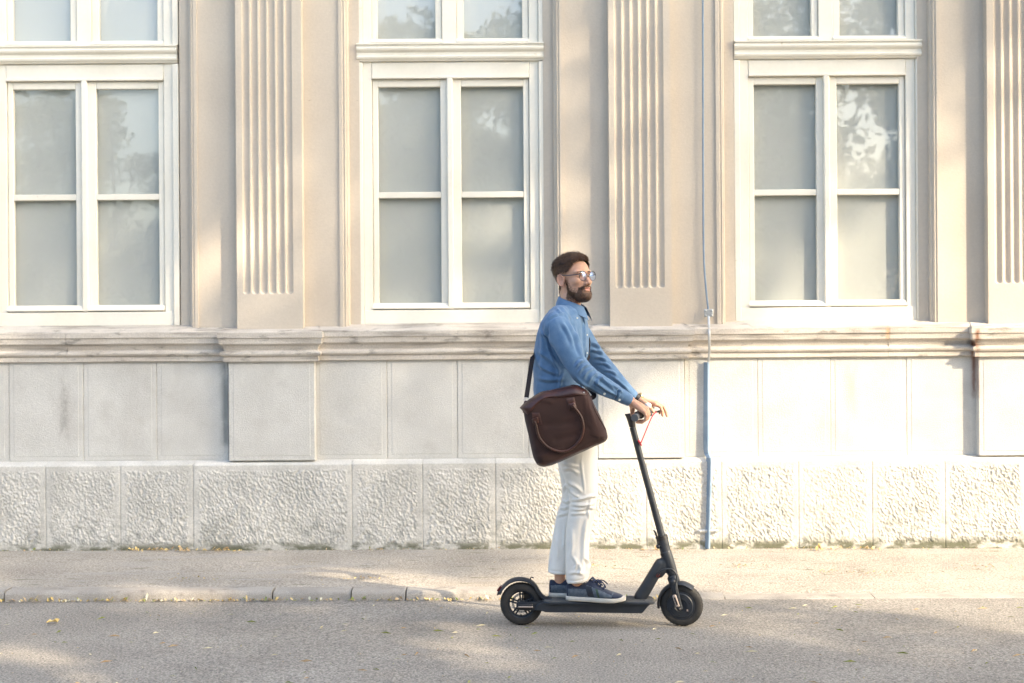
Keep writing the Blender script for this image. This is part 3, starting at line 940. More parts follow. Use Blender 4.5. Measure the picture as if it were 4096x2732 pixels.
# fork
fk = []
for s in (-1, 1):
    y = s * .040
    fk.append(tube([S(2688, 2304, s * .018), S(2695, 2322, y * .85), S(2703, 2350, y), S(2717, 2400, y), S(2724, 2424, y)], [(.014, .026), (.012, .023), (.010, .0185), (.009, .0155), (.009, .0145)], n=16, side=(0, 1, 0), k=4))
fk.append(tube([S(2689, 2296), S(2696, 2320)], [.0275, .027], n=24, ends=False))
fk.append(tube([S(2695, 2318, -.034), S(2695, 2318, .034)], .020, n=16))
kv, kf, kn = remesh(fk, .003, 4)
fork = spart('fork', (kv, kf), M_alu, angle=None)
for s in (-1, 1):
    y = s * .050
    spart('reflector', join([tube([S(2701, 2370, y), S(2716, 2412, y + s * .002)], [(.0105, .004)] * 2, n=18, side=(.96, 0, .28))]), M_refl, fork)
    spart('reflector_inset', tube([S(2704, 2378, y + s * .003), S(2714, 2404, y + s * .004)], [(.0052, .003)] * 2, n=12, side=(.96, 0, .28)), M_black, fork)
    spart('axle_cap', tube([S(2722, 2422, y - s * .01), S(2722, 2422, y + s * .006)], .011, n=16), M_black, fork)
# front fender: rear arc and short front lip
f1 = [(2627, 2432), (2626, 2410), (2634, 2378), (2652, 2350), (2676, 2332), (2704, 2322), (2732, 2320), (2756, 2328), (2776, 2339)]
ffd = spart('front_fender', fender(f1, .031), M_alu, angle=50)
# neck, lock collar and lever
spart('neck_ring', tube([S(2660, 2206), S(2664, 2218)], [.0290, .0290], n=24, ends=False), M_black)
nk = spart('neck', tube([S(2653, 2172), S(2655, 2184), S(2661, 2206)], [.0285, .0275, .0275], n=28, ends=False), M_alu)
spart('lock_collar', tube([S(2645, 2141), S(2649, 2156)], [.0295, .0300], n=28, ends=False), M_black, nk)
spart('clamp_band', tube([S(2649, 2156), S(2653, 2174)], [.0278, .0285], n=28, ends=False), M_alu, nk)
spart('latch_lever', join([tube([S(2613, 2122), S(2620, 2130), S(2625, 2145), S(2628, 2162), S(2634, 2180)], [(.010, .003), (.011, .004), (.011, .004), (.010, .0045), (.011, .008)], n=12, side=(0, 1, 0), k=4),
                           tube([S(2634, 2182, -.016), S(2634, 2182, .016)], .0125, n=18)]), M_alu, nk)
spart('latch_pin', tube([S(2633, 2183, -.017), S(2633, 2183, -.021)], .005, n=12), M_black, nk)
spart('latch_tab', tube([S(2624, 2150, -.006), S(2632, 2149, .0)], .005, n=10), M_black, nk)
# stem
spart('stem', tube([S(2646, 2146), S(2600, 1974), S(2556, 1812), S(2529, 1708)], [.0185, .0175, .0165, .0165], n=28, ends=False), M_alu)
BARL = np.array([P(2518, 1662, YS).x + .070, YS, 1.101])           # bar centre before steering
st = [loft([ring(S(2529, 1708), (1, 0, 0), (0, 1, 0), .0172, .0165, 24),
            ring(S(2526, 1690), (1, 0, -.1), (0, 1, 0), .0200, .0175, 24),
            ring(S(2521, 1670), (1, 0, -.2), (0, 1, 0), .0240, .0200, 24),
            ring(S(2516, 1654), (1, 0, .1), (0, 1, 0), .0255, .0210, 24)]),
      tube([S(2522, 1672), BARL], [(.021, .017), (.023, .021)], n=18, side=(0, 1, 0))]
sv, sf, sn = remesh(st, .003, 3)
head = spart('stem_head', (sv, sf), M_black, angle=None)
# handlebar
bar_pts = [BARL + (0, y, 0) for y in (-.195, -.1, 0, .1, .195)]
hb = spart('handlebar', tube(bar_pts, .0125, n=18), M_alu)
for s in (-1, 1):
    spart('grip', join([tube([BARL + (0, s * .10, 0), BARL + (0, s * .107, 0)], [.0195, .0195], n=24, ends=False), tube([BARL + (0, s * .105, 0), BARL + (0, s * .212, 0)], [.0165, .0175], n=24, ends=False)]), M_grip)
    spart('grip_cap', loft([ring(BARL + (0, s * o, 0), (1, 0, 0), (0, 0, 1), r, r, 28) for o, r in ((.203, .0176), (.206, .0192), (.2145, .0192), (.2170, .0172))]), M_grip)
# bell, brake lever and cables on the far half
bp = BARL + (.012, .070, .030)
bell = spart('bell', loft([ring(bp + (0, 0, h), (1, 0, 0), (0, 1, 0), r, r, 22) for h, r in ((-.012, .017), (-.004, .0185), (.003, .017), (.009, .012), (.0115, .005))]), M_bell)
spart('bell_mount', join([tube([BARL + (.0, .066, .008), bp + (0, 0, -.006)], [.012, .009], n=12), tube([BARL + (.018, .055, .012), BARL + (.03, .052, -.018)], [(.012, .008)] * 2, n=12, side=(0, 1, 0))]), M_black, bell)
spart('brake_lever', join([tube([BARL + (.012, .085, -.004), BARL + (.034, .10, -.010), BARL + (.052, .125, -.012), BARL + (.056, .165, -.014), BARL + (.055, .20, -.016)], [(.007, .007), (.007, .006), (.0065, .0055), (.006, .005), (.006, .005)], n=12, k=4),
                           tube([BARL + (.0, .075, 0), BARL + (.0, .098, 0)], .0185, n=18)]), M_black)
spart('throttle', tube([BARL + (.006, -.088, -.004), BARL + (.004, -.070, -.004)], .0185, n=16), M_black)
spart('red_cable', tube([BARL + (.046, .108, -.012), BARL + (.042, .098, -.016), BARL + (.026, .07, -.045), S(2567, 1757, -.004) + (.004, -.012, 0), S(2564, 1770, 0) + (-.002, -.012, 0)], .0034, n=8, k=6), M_red)
spart('cable_boot', tube([S(2556, 1760, -.014), S(2566, 1778, -.013)], [.0050, .0040], n=10), M_red)
# bar frame in world space, for the hands
_yaw = Matrix.Translation(scoot.location) @ Matrix.Rotation(R(-3), 4, 'Z') @ Matrix.Translation(-scoot.location)
_Mb = _yaw @ MS
barC = np.array(_Mb @ Vector(BARL))
_m3 = _Mb.to_3x3()
bd, bf, bu = [np.array(_m3 @ Vector(q)) for q in ((0, -1, 0), (1, 0, 0), (0, 0, 1))]
def HB(l, fwd, up): return barC + bd * l + bf * fwd + bu * up
# ------------------------------------------------------------------ person
M_skin = mat('skin', (.56, .315, .21), (.62, .355, .245), .5, 14, 3, fine=(120, .05), sss=.12, spec=.4)
M_lip = mat('lips', (.50, .235, .185), None, .4, sss=.1)
M_stub = mat('stubble', (.26, .14, .095), (.17, .09, .06), .6, 60, 3)
M_ear = mat('ear_skin', (.58, .31, .22), None, .5, sss=.15)
M_hair = mat('dark_brown_hair', (.026, .012, .007), (.105, .052, .026), .6, 75, 3, .3, .75, stretch=(1, 1, .4))
M_hairlit = mat('brown_hair_strands', (.030, .013, .007), (.19, .095, .045), .5, 150, 3, .3, .75)  # brighter strand tones put sun highlights into the hair colour
M_beard = mat('brown_beard', (.075, .038, .022), (.17, .088, .050), .6, 60, 3)
M_eye = mat('eye_white', (.75, .72, .68), None, .15)
M_iris = mat('iris', (.05, .035, .025), None, .15)
M_shirt = mat('blue_chambray', (.085, .175, .315), (.115, .21, .355), .85, 22, 4, .35, .65, fine=(420, .10), bump=.22, bscale=520, sheen=.15, bdist=.0015)
M_collar_in = mat('navy_collar_facing', (.05, .085, .19), None, .85)
M_trous = mat('white_cotton_twill', (.80, .775, .725), (.84, .815, .765), .9, 9, 4, fine=(300, .03), bump=.2, bscale=420, bdist=.0015)
M_button = mat('pale_button', (.74, .76, .72), None, .35)
M_denim = mat('blue_grey_canvas', (.060, .082, .115), (.11, .135, .17), .85, 60, 3, fine=(500, .15), bump=.3, bscale=500, bdist=.001)
M_navy = mat('navy_suede', (.010, .018, .045), (.016, .027, .062), .9, 40, 3, sheen=.2, bump=.2, bscale=500)
M_navyband = mat('navy_leather_band', (.014, .020, .034), None, .5)
M_green = mat('green_leather_band', (.022, .055, .028), None, .5)
M_lace = mat('navy_lace', (.012, .022, .06), None, .8)
M_sole = mat('white_rubber_sole', (.66, .635, .58), (.58, .55, .50), .6, 30, 3)
M_frame = mat('grey_glasses_frame', (.055, .058, .065), None, .3, spec=.6)
M_gold = mat('gold_watch_case', (.80, .60, .30), None, .25, metallic=.9)

man = empty('person', (.32, YS, 0), 'bearded man in blue shirt, white trousers and blue-grey sneakers standing on the scooter', 'person')
YM = YS

def folds(v, n, strokes, facing=.2):
    """raise cloth ridges along strokes given in photo pixels, on the side turned to the camera"""
    x, y = PX(v)
    w = np.clip((facing - n[:, 1]) / .5, 0, 1)
    d_all = np.zeros(len(v))
    for pts, wid, amp in strokes:
        pts, _ = smooth_path([(a, b, 0) for a, b in pts], [0] * len(pts), 4) if len(pts) > 2 else (np.array([(a, b, 0) for a, b in pts], float), None)
        best = np.full(len(v), 1e9); tt = np.zeros(len(v)); L = len(pts) - 1
        lo, hi = pts.min(0) - 5 * wid, pts.max(0) + 5 * wid
        sel = np.where((x > lo[0]) & (x < hi[0]) & (y > lo[1]) & (y < hi[1]))[0]
        if not len(sel): continue
        xs, ys = x[sel], y[sel]
        bb = np.full(len(sel), 1e9); tb = np.zeros(len(sel)); sg = np.zeros(len(sel))
        for i in range(L):
            a, b = pts[i][:2], pts[i + 1][:2]; e = b - a; q = e @ e + 1e-9
            t = np.clip(((xs - a[0]) * e[0] + (ys - a[1]) * e[1]) / q, 0, 1)
            dx, dy = xs - a[0] - t * e[0], ys - a[1] - t * e[1]
            dd = np.hypot(dx, dy); m = dd < bb
            bb[m] = dd[m]; tb[m] = (i + t[m]) / L; sg[m] = np.sign(e[0] * dy - e[1] * dx)[m]
        taper = np.clip(np.minimum(tb, 1 - tb) * 4, .15, 1)
        u = bb / wid
        d_all[sel] += amp * taper * (np.exp(-u * u) - .55 * np.exp(-((u - 1.7) ** 2)) * (sg > 0))
    return v + n * (d_all * w * 1.7)[:, None]

# ---- torso as a stack of rings (photo silhouette -> depth, turned 17 degrees towards the camera)
PSI = R(-17)
cps, sps = math.cos(PSI), math.sin(PSI)
FWD, LAT = np.array([cps, sps, 0]), np.array([-sps, cps, 0])     # forward and his left
TOR = [(1222, 2222, 2322, .085), (1240, 2200, 2335, .125), (1262, 2183, 2343, .160), (1290, 2164, 2349, .188), (1330, 2149, 2354, .200), (1400, 2137, 2354, .192),
       (1470, 2134, 2345, .178), (1540, 2136, 2334, .170), (1600, 2140, 2334, .172), (1680, 2146, 2345, .178), (1730, 2150, 2352, .180)]
def torso_ring(py, xb, xf_, hw, grow=0.0, n=44, p=2.35):
    c = P((xb + xf_) / 2, py, YM)
    half = (xf_ - xb) / 2 / FPX * YM
    a = math.sqrt(max(half ** 2 - (hw * math.sin(PSI)) ** 2, 1e-4)) / math.cos(PSI)
    return ring(np.array(c), FWD, LAT, a + grow, hw + grow, n, p)
def torso_at(py, ang, off=0.004):
    """point on the torso at photo height py; ang 0 = front, 90 = his left, 180 = back"""
    T = np.array(TOR)
    xb, xf_, hw = [np.interp(py, T[:, 0], T[:, k]) for k in (1, 2, 3)]
    r = torso_ring(py, xb, xf_, hw, off, 360)
    return r[int(round(ang)) % 360]

shirt_parts = [loft([torso_ring(*t) for t in TOR])]
NSH = [P(2216, 1288, 7.155), P(2232, 1316, 7.125), P(2268, 1388, 7.095), P(2300, 1450, 7.08), P(2330, 1492, 7.08), P(2372, 1522, 7.095), P(2430, 1553, 7.125), P(2480, 1580, 7.155), P(2513, 1599, 7.172)]
NSR = [.070, .069, .060, .0575, .058, .053, .0455, .0375, .0315]
shirt_parts.append(tube(NSH, NSR, n=24, k=5, ends=False))
FSH = [P(2268, 1290, 7.50), P(2310, 1330, 7.535), P(2352, 1385, 7.55), P(2388, 1436, 7.555), P(2430, 1482, 7.54), P(2478, 1534, 7.52), P(2535, 1590, 7.505)]
FSR = [.066, .062, .056, .052, .048, .041, .032]
shirt_parts.append(tube(FSH, FSR, n=24, k=5, ends=False))
shirt_parts.append(tube([P(2236, 1262, 7.22), P(2228, 1290, 7.16)], [.055, .062], n=20))          # near shoulder
shirt_parts.append(tube([P(2262, 1262, 7.45), P(2275, 1292, 7.50)], [.052, .06], n=20))
sv, sf, sn = remesh(shirt_parts, .0042, 9)
# generic cloth unevenness + traced folds
g = (vnoise(sv[:, 0] * 22, sv[:, 1] * 22, sv[:, 2] * 14) - .5) * .006 + (vnoise(sv[:, 0] * 55, sv[:, 1] * 55, sv[:, 2] * 40) - .5) * .0022
sv = sv + sn * g[:, None]
SH = [
 ([(2195, 1282), (2189, 1330), (2200, 1390), (2222, 1440), (2240, 1478)], 5, -.006),     # armhole seam
 ([(2252, 1258), (2215, 1268), (2195, 1284)], 4, -.003),
 ([(2262, 1272), (2292, 1330), (2315, 1385), (2330, 1430)], 7, .007),
 ([(2245, 1285), (2275, 1330), (2296, 1385)], 8, .006),
 ([(2335, 1442), (2316, 1448), (2303, 1470)], 6, .008), ([(2356, 1460), (2330, 1466), (2312, 1492)], 6, .009),
 ([(2372, 1474), (2345, 1486), (2332, 1512)], 6, .008), ([(2392, 1490), (2366, 1502), (2354, 1530)], 6, .007),
 ([(2412, 1504), (2390, 1522), (2384, 1546)], 5, .006), ([(2300, 1500), (2330, 1532), (2365, 1552)], 6, .006),
 ([(2385, 1500), (2425, 1530), (2462, 1562)], 5, .007), ([(2370, 1520), (2420, 1556), (2470, 1584)], 5, .006), ([(2430, 1528), (2470, 1556), (2492, 1572)], 4, .005),
 ([(2360, 1552), (2420, 1582), (2460, 1598)], 4, .004),
 ([(2473, 1548), (2468, 1580), (2452, 1604)], 3, -.007), ([(2480, 1554), (2474, 1582), (2460, 1607)], 3, .004),   # cuff seam
 ([(2165, 1330), (2190, 1350), (2215, 1390)], 8, .005), ([(2150, 1400), (2190, 1430), (2225, 1470)], 9, .006), ([(2146, 1450), (2190, 1480), (2240, 1500)], 8, .006),
 ([(2145, 1510), (2200, 1520), (2262, 1512)], 8, .005), ([(2200, 1420), (2230, 1470), (2236, 1540)], 8, .006), ([(2255, 1490), (2242, 1520), (2236, 1560)], 6, .006),
 ([(2160, 1290), (2170, 1360), (2168, 1440), (2165, 1520)], 9, .004),
 ([(2296, 1300), (2306, 1350), (2330, 1400)], 6, .004), ([(2335, 1280), (2338, 1340), (2340, 1420)], 4, .004),
 ([(2225, 1230), (2240, 1248), (2262, 1262)], 5, .004), ([(2236, 1222), (2262, 1250), (2290, 1290)], 6, .004),
 ([(2364, 1372), (2384, 1380), (2400, 1400)], 6, .007), ([(2360, 1400), (2392, 1404), (2415, 1420)], 6, .008), ([(2372, 1430), (2402, 1430), (2430, 1448)], 6, .007),
 ([(2385, 1452), (2420, 1455), (2448, 1474)], 5, .006), ([(2410, 1480), (2446, 1486), (2470, 1504)], 5, .006), ([(2440, 1496), (2480, 1530), (2520, 1566)], 5, .006),
]
sv = folds(sv, sn, SH)
shirt = mobj('shirt', (sv, sf), M_shirt, man, angle=None)
# cuffs: slightly proud bands
def cuff(a, b, r0, r1):
    a, b = np.array(a), np.array(b)
    d = b - a
    t = nrm(d); u = nrm(np.cross(t, (0, 0, 1))); w = np.cross(t, u)
    rings = [ring(a + d * s, u, w, r, r * .95, 28) for s, r in ((-.05, r0 - .004), (0, r0), (.5, (r0 + r1) / 2), (.97, r1), (1, r1 - .001), (.98, r1 - .004), (.4, r1 - .006))]
    return loft(rings, cap=False)
mobj('cuff', cuff(P(2474, 1578, 7.153), P(2518, 1602, 7.174), .0372, .0325), M_shirt, shirt, angle=60)
mobj('cuff', cuff(P(2512, 1568, 7.512), P(2540, 1594, 7.503), .0345, .0318), M_shirt, shirt, angle=60)
def button(p, nn, r=.0055):
    nn = nrm(nn); u = nrm(np.cross(nn, (0, 0, 1))); w = np.cross(nn, u); p = np.array(tuple(p))
    return loft([ring(p + nn * h, u, w, q, q, 14) for h, q in ((-.004, r), (.001, r), (.002, r * .8), (.001, r * .55))])
for (bx, by, yy) in ((2477, 1600, 7.119), (2417, 1576, 7.070)):
    mobj('button', button(P(bx, by, yy), (-.2, -.95, -.2)), M_button, shirt)
# collar: stand and folded fall, open at the front
def collar():
    parts = []
    n = 40
    top, low, rr = [], [], []
    for i, a in enumerate(np.linspace(22, 338, n)):
        t = abs(a - 180) / 158                                   # 0 at the nape, 1 at the points
        ca, sa = math.cos(math.radians(a)), math.sin(math.radians(a))
        ctr_t = np.array(P(2289 , 1198, YM - .01)); ctr_l = np.array(P(2284, 1232, YM - .01))
        up = .016 * (1 - t) - .042 * t ** 1.3
        pt = ctr_t + FWD * (ca * .067) + LAT * (sa * .062) + np.array([0, 0, up])
        drop = .046 + .022 * t ** 4
        pl = pt + FWD * (ca * .018 + .012 * t) + LAT * (sa * .024) - np.array([0, 0, drop])
        top.append(pt); low.append(pl)
    top, low = np.array(top), np.array(low)
    ctr = np.mean(top, axis=0)
    out_t = np.array([nrm((q - ctr) * (1, 1, 0)) for q in top])
    rows = [top - out_t * .004 - (0, 0, .040), top - out_t * .0045, top + (0, 0, .004), top + out_t * .006, (top * .5 + low * .5) + out_t * .007, low + out_t * .004, low + out_t * .001, (top * .5 + low * .5) + out_t * .002]
    v = np.vstack(rows); m = len(rows); f = []
    for j in range(m - 1):
        for i in range(n - 1): f.append((j * n + i, j * n + i + 1, (j + 1) * n + i + 1, (j + 1) * n + i))
    return v, f
mobj('collar', collar(), M_shirt, shirt, angle=70)
# placket strip and buttons down the front
pk = []
rows = []
for py in np.linspace(1262, 1560, 26):
    a, b = torso_at(py, 354, .006), torso_at(py, 5, .006)
    a2, b2 = torso_at(py, 354, -.004), torso_at(py, 5, -.004)
    rows.append(np.array([a2, a, b, b2]))
mobj('placket', loft(rows), M_shirt, shirt, angle=40)
for py in (1268, 1340, 1412):
    p = torso_at(py, 358, .007); mobj('button', button(p, FWD + (0, -.3, 0), .005), M_button, shirt)
for bx, by in ((2301, 1272),):
    q = torso_at(by, 322, .016); mobj('button', button(q, FWD * .6 - LAT * .8, .0042), M_button, shirt)

# ---- trousers
NL = [(1700, 2190, 2372, .100), (1780, 2222, 2390, .098), (1859, 2240, 2389, .090), (1938, 2264, 2389, .078), (1985, 2276, 2393, .070), (2035, 2275, 2383, .067), (2096, 2265, 2369, .063), (2175, 2262, 2357, .061),
      (2246, 2262, 2354, .062), (2274, 2262, 2359, .064), (2306, 2264, 2356, .065), (2327, 2266, 2348, .063)]
FL = [(1700, 2200, 2360, .095), (1780, 2222, 2370, .095), (1859, 2232, 2362, .085), (1958, 2247, 2352, .072), (2001, 2245, 2346, .069), (2065, 2226, 2322, .064), (2136, 2211, 2304, .061), (2207, 2199, 2288, .060), (2246, 2195, 2279, .060), (2291, 2190, 2268, .060)]
def leg(rows, ytop, ybot, tilt):
    out = []
    for i, (py, xb, xf_, hw) in enumerate(rows):
        t = (py - rows[0][0]) / (rows[-1][0] - rows[0][0])
        Y = ytop + (ybot - ytop) * t
        c = np.array(P((xb + xf_) / 2, py, Y)); a = (xf_ - xb) / 2 / FPX * Y
        u = np.array([1, 0, tilt * t]); 
        out.append(ring(c, u, (0, 1, 0), a, hw, 30, 2.3))
    # resample smoothly
    R_ = np.array(out); m = len(R_); res = []
    for k in range(30):
        p, _ = smooth_path(R_[:, k], [0] * m, 4); res.append(p)
    return loft(list(np.array(res).transpose(1, 0, 2)))
tp = [leg(NL, YM - .085, YM - .045, .12), leg(FL, YM + .085, YM + .055, -.07)]
tp.append(loft([ring(np.array(P((a + b) / 2, py, YM)), (1, 0, 0), (0, 1, 0), (b - a) / 2 / FPX * YM, hw, 40, 2.3) for py, a, b, hw in ((1640, 2152, 2340, .165), (1700, 2160, 2368, .178), (1770, 2185, 2384, .178), (1830, 2222, 2380, .160))]))
tv, tf, tn = remesh(tp, .0045, 6)
g = (vnoise(tv[:, 0] * 18, tv[:, 1] * 18, tv[:, 2] * 9) - .5) * .006
tv = tv + tn * g[:, None]
T8 = lambda pts: [(2100 + a / 2.53, 1780 + b / 2.53) for a, b in pts]
TS = [
 (T8([(450, 560), (560, 545), (650, 520), (735, 512)]), 6, .008), (T8([(470, 600), (580, 610), (700, 590)]), 6, .008), (T8([(460, 650), (560, 650), (640, 630), (700, 640)]), 6, .007),
 (T8([(450, 700), (540, 690), (620, 690)]), 6, .005), (T8([(430, 370), (520, 420), (590, 490)]), 7, .007), (T8([(380, 240), (470, 240), (550, 300)]), 7, .007),
 (T8([(450, 450), (500, 500), (560, 530)]), 5, .006), (T8([(360, 180), (450, 200), (560, 230)]), 7, .005),
 (T8([(565, 150), (575, 250), (595, 400), (600, 490)]), 4, .004), (T8([(640, 700), (600, 900), (590, 1100), (580, 1250)]), 8, .004),
 (T8([(540, 1190), (560, 1260), (535, 1310)]), 5, .007), (T8([(480, 1120), (520, 1200), (500, 1260)]), 6, .005), (T8([(600, 1130), (640, 1200), (630, 1290)]), 6, .006), (T8([(440, 1300), (520, 1290), (600, 1310)]), 6, .004),
 (T8([(380, 560), (420, 580), (445, 560)]), 5, .007), (T8([(350, 640), (400, 640), (440, 620)]), 5, .006), (T8([(330, 720), (390, 700), (430, 690)]), 5, .005), (T8([(385, 470), (415, 405), (440, 470)]), 5, .006),
 (T8([(400, 800), (395, 950), (385, 1060)]), 6, .005), (T8([(424, 1372), (520, 1376), (640, 1340)]), 2.5, -.003), (T8([(232, 1268), (320, 1280), (410, 1288)]), 2.5, -.003),
 (T8([(300, 900), (330, 1050), (320, 1200)]), 8, .003), (T8([(470, 820), (480, 1000), (460, 1150)]), 8, .004), (T8([(680, 520), (640, 650), (650, 760)]), 5, .003),
]
tv = folds(tv, tn, TS)
trousers = mobj('trousers', (tv, tf), M_trous, man, angle=None)

# ---- shoes
def shoe(heel, toe, lift, name):
    """heel and toe: world points under the sole; all stations in shoe length units"""
    h, t = np.array(heel), np.array(toe)
    L = np.linalg.norm(t - h); u = nrm(t - h); w = nrm(np.cross((0, 0, 1), u)); z = np.cross(u, w)
    # station: s, half width, height of upper, toe spring
    st = [(.0, .020, .078), (.012, .028, .090), (.05, .033, .091), (.12, .035, .085), (.22, .035, .083), (.32, .036, .093), (.40, .0375, .110), (.46, .040, .110), (.53, .0425, .094),
          (.60, .0455, .078), (.68, .0475, .066), (.76, .0475, .057), (.84, .044, .050), (.90, .038, .045), (.95, .030, .039), (.985, .018, .030), (1.0, .008, .024)]
    rings = []; n = 28
    for s, hw, ht in st:
        base = h + u * (s * L) + z * .019
        ww = w * (-.006 * math.sin(s * 3.1))
        pts = []
        for a in np.linspace(0, 2 * math.pi, n, endpoint=False):
            ca, sa = math.cos(a), math.sin(a)
            narrow = 1 - (.16 if s < .36 else .42) * max(sa, 0) ** 1.3 * (1.0 if s < .75 else .7)
            pts.append(base + ww + w * (math.copysign(abs(ca) ** .75, ca) * hw * narrow) + z * ((ht - .019) * (.5 + .5 * math.copysign(abs(sa) ** .8, sa)) - .004))
        rings.append(np.array(pts))
    up = loft(rings)
    uv, uf, un = remesh([up], .0032, 3)
    # materials by position along the shoe
    cen = np.array([uv[list(q)].mean(0) for q in uf]) - h
    s = cen @ u / L; hz = cen @ z; lat = np.abs(cen @ w)
    idx = np.zeros(len(uf), int)
    idx[(s < .10 + .25 * np.clip(hz - .05, 0, 1)) & ((s < .035) | (hz > .062))] = 1
    idx[(hz > .064) & (s < .36)] = 1
    idx[(s > .345 + (.075 - hz) * .9) & (s < .345 + .11 + (.075 - hz) * .9) & (hz < .08)] = 2
    g0 = .345 + .125 + (.075 - hz) * .9
    idx[(s > g0) & (s < g0 + .035) & (hz < .075)] = 0
    idx[(s > g0 + .045) & (s < g0 + .085) & (hz < .07)] = 3
    idx[(s > .36) & (hz > .082 - .055 * (s - .42))] = 1
    idx[(s > .37) & (s < .80) & (hz > .088 - (s - .37) * .115)] = 1
    idx[s > .80 + (hz - .03) * 1.6] = 1
    sh = mobj(name, (uv, uf), [M_denim, M_navy, M_navyband, M_green], man, angle=None, idx=idx)
    # sole
    so = []
    for zz_, grow in ((0, -.004), (.003, .0005), (.017, .0025), (.021, .001), (.0225, -.004)):
        o = []
        for s_, hw, ht in st: o.append(h + u * (s_ * L + (.004 if s_ > .9 else -.003 if s_ < .05 else 0)) + w * (hw + grow - .006 * math.sin(s_ * 3.1)) + z * (zz_ + (.010 * max(0, (s_ - .8) / .2) ** 2)))
        for s_, hw, ht in st[::-1]: o.append(h + u * (s_ * L + (.004 if s_ > .9 else -.003 if s_ < .05 else 0)) - w * (hw + grow + .006 * math.sin(s_ * 3.1)) + z * (zz_ + (.010 * max(0, (s_ - .8) / .2) ** 2)))
        so.append(np.array(o))
    mobj('sole', loft(so), M_sole, sh, angle=50)
    # laces: crossing bars and a bow
    lc = []
    for s_, zt in ((.47, .107), (.53, .095), (.59, .083), (.65, .073)):
        c = h + u * (s_ * L) + z * zt
        lc.append(tube([c - w * .026 - z * .008, c + z * .004, c + w * .026 - z * .008], [(.005, .0025)] * 3, n=8, k=3, side=u))
    c = h + u * (.51 * L) + z * .103
    for sg in (-1, 1):
        lc.append(tube([c, c + w * sg * .012 + u * .006 + z * .003, c + w * sg * .024 + u * .022 - z * .010, c + w * sg * .014 + u * .020 - z * .012, c], .0034, n=7, k=4))
        lc.append(tube([c, c + w * sg * .018 + u * .03 + z * .0, c + w * sg * .030 + u * .052 - z * .020], .0030, n=7, k=4))
    lc.append(ellipsoid(c, (.008, .008, .006), n=10, m=6))
    lc.append(tube([h + u * (.40 * L) + z * .104, h + u * (.44 * L) + z * .118, h + u * (.50 * L) + z * .100], [(.022, .005), (.020, .005), (.020, .004)], n=12, side=w))
    mobj('lace', join(lc), M_lace, sh)
    return sh
zd_top = zd + .0046
hN = np.array(P(2268, 2391, YM - .030)); hN[2] = zd_top
tN = np.array(P(2499, 2402, YM - .105)); tN[2] = zd_top
shN = shoe(hN, tN, 0, 'shoe')
hF = np.array(P(2197, 2386, YM + .062)); hF[2] = zd_top
tF = np.array(P(2412, 2386, YM + .030)); tF[2] = zd_top
shF = shoe(hF, tF, 0, 'shoe')

# ---- body: one continuous skin surface; hidden parts run thin inside the clothes
HEAD_YAW, HEAD_PITCH = R(-50), R(7)
HC = np.array(P(2294, 1115, YM - .01))
MH = Matrix.Translation(Vector(HC)) @ Matrix.Rotation(HEAD_YAW, 4, 'Z') @ Matrix.Rotation(-HEAD_PITCH, 4, 'Y') @ Matrix.Rotation(R(0), 4, 'X')
def H(x, y, z): return np.array(MH @ Vector((x, y, z)))
def he(c, r, rot=None): return xf(ellipsoid(c, r, rot, 28, 18), MH)
def ht(pts, rad, **k): return xf(tube(pts, rad, **k), MH)
skull = [
 he((-.014, 0, .034), (.098, .075, .084)), he((.020, 0, .030), (.074, .066, .072)),
 he((.036, 0, -.026), (.056, .061, .080)), he((.028, 0, -.056), (.056, .058, .052)), he((.055, 0, -.086), (.041, .042, .034)),
 he((.081, 0, -.103), (.017, .020, .015)),
 he((.068, .026, .022), (.024, .032, .016)), he((.068, -.026, .022), (.024, .032, .016)),
 he((.056, .036, -.024), (.030, .028, .026)), he((.056, -.036, -.024), (.030, .028, .026)),
 he((.080, 0, -.060), (.020, .028, .022)),
]
kv_, kf_, _ = remesh(skull, .0032, 12)
bodyp = [(kv_, kf_),
 ht([(.086, 0, .014), (.095, 0, -.008), (.106, 0, -.028), (.110, 0, -.036)], [.0080, .0088, .0105, .0105], n=14),
 he((.098, .011, -.040), (.012, .0085, .0075)), he((.098, -.011, -.040), (.012, .0085, .0075)),
 he((.096, 0, -.0625), (.008, .022, .0055)), he((.094, 0, -.0735), (.009, .020, .0065)),
]
for s in (-1, 1):
    rot = Matrix.Rotation(s * R(-18), 4, 'Z') @ Matrix.Rotation(R(-10), 4, 'Y')
    bodyp.append(he((-.012, s * .076, -.008), (.019, .0065, .030), rot))
    bodyp.append(he((-.010, s * .073, -.032), (.010, .006, .010), rot))
    er = [np.array(rot.to_3x3() @ Vector((.0185 * math.cos(a), s * .0065, .0295 * math.sin(a)))) + np.array((-.012, s * .076, -.008)) for a in np.linspace(R(-20), R(235), 16)]
    bodyp.append(ht(er, [.0042] * 16, n=8))
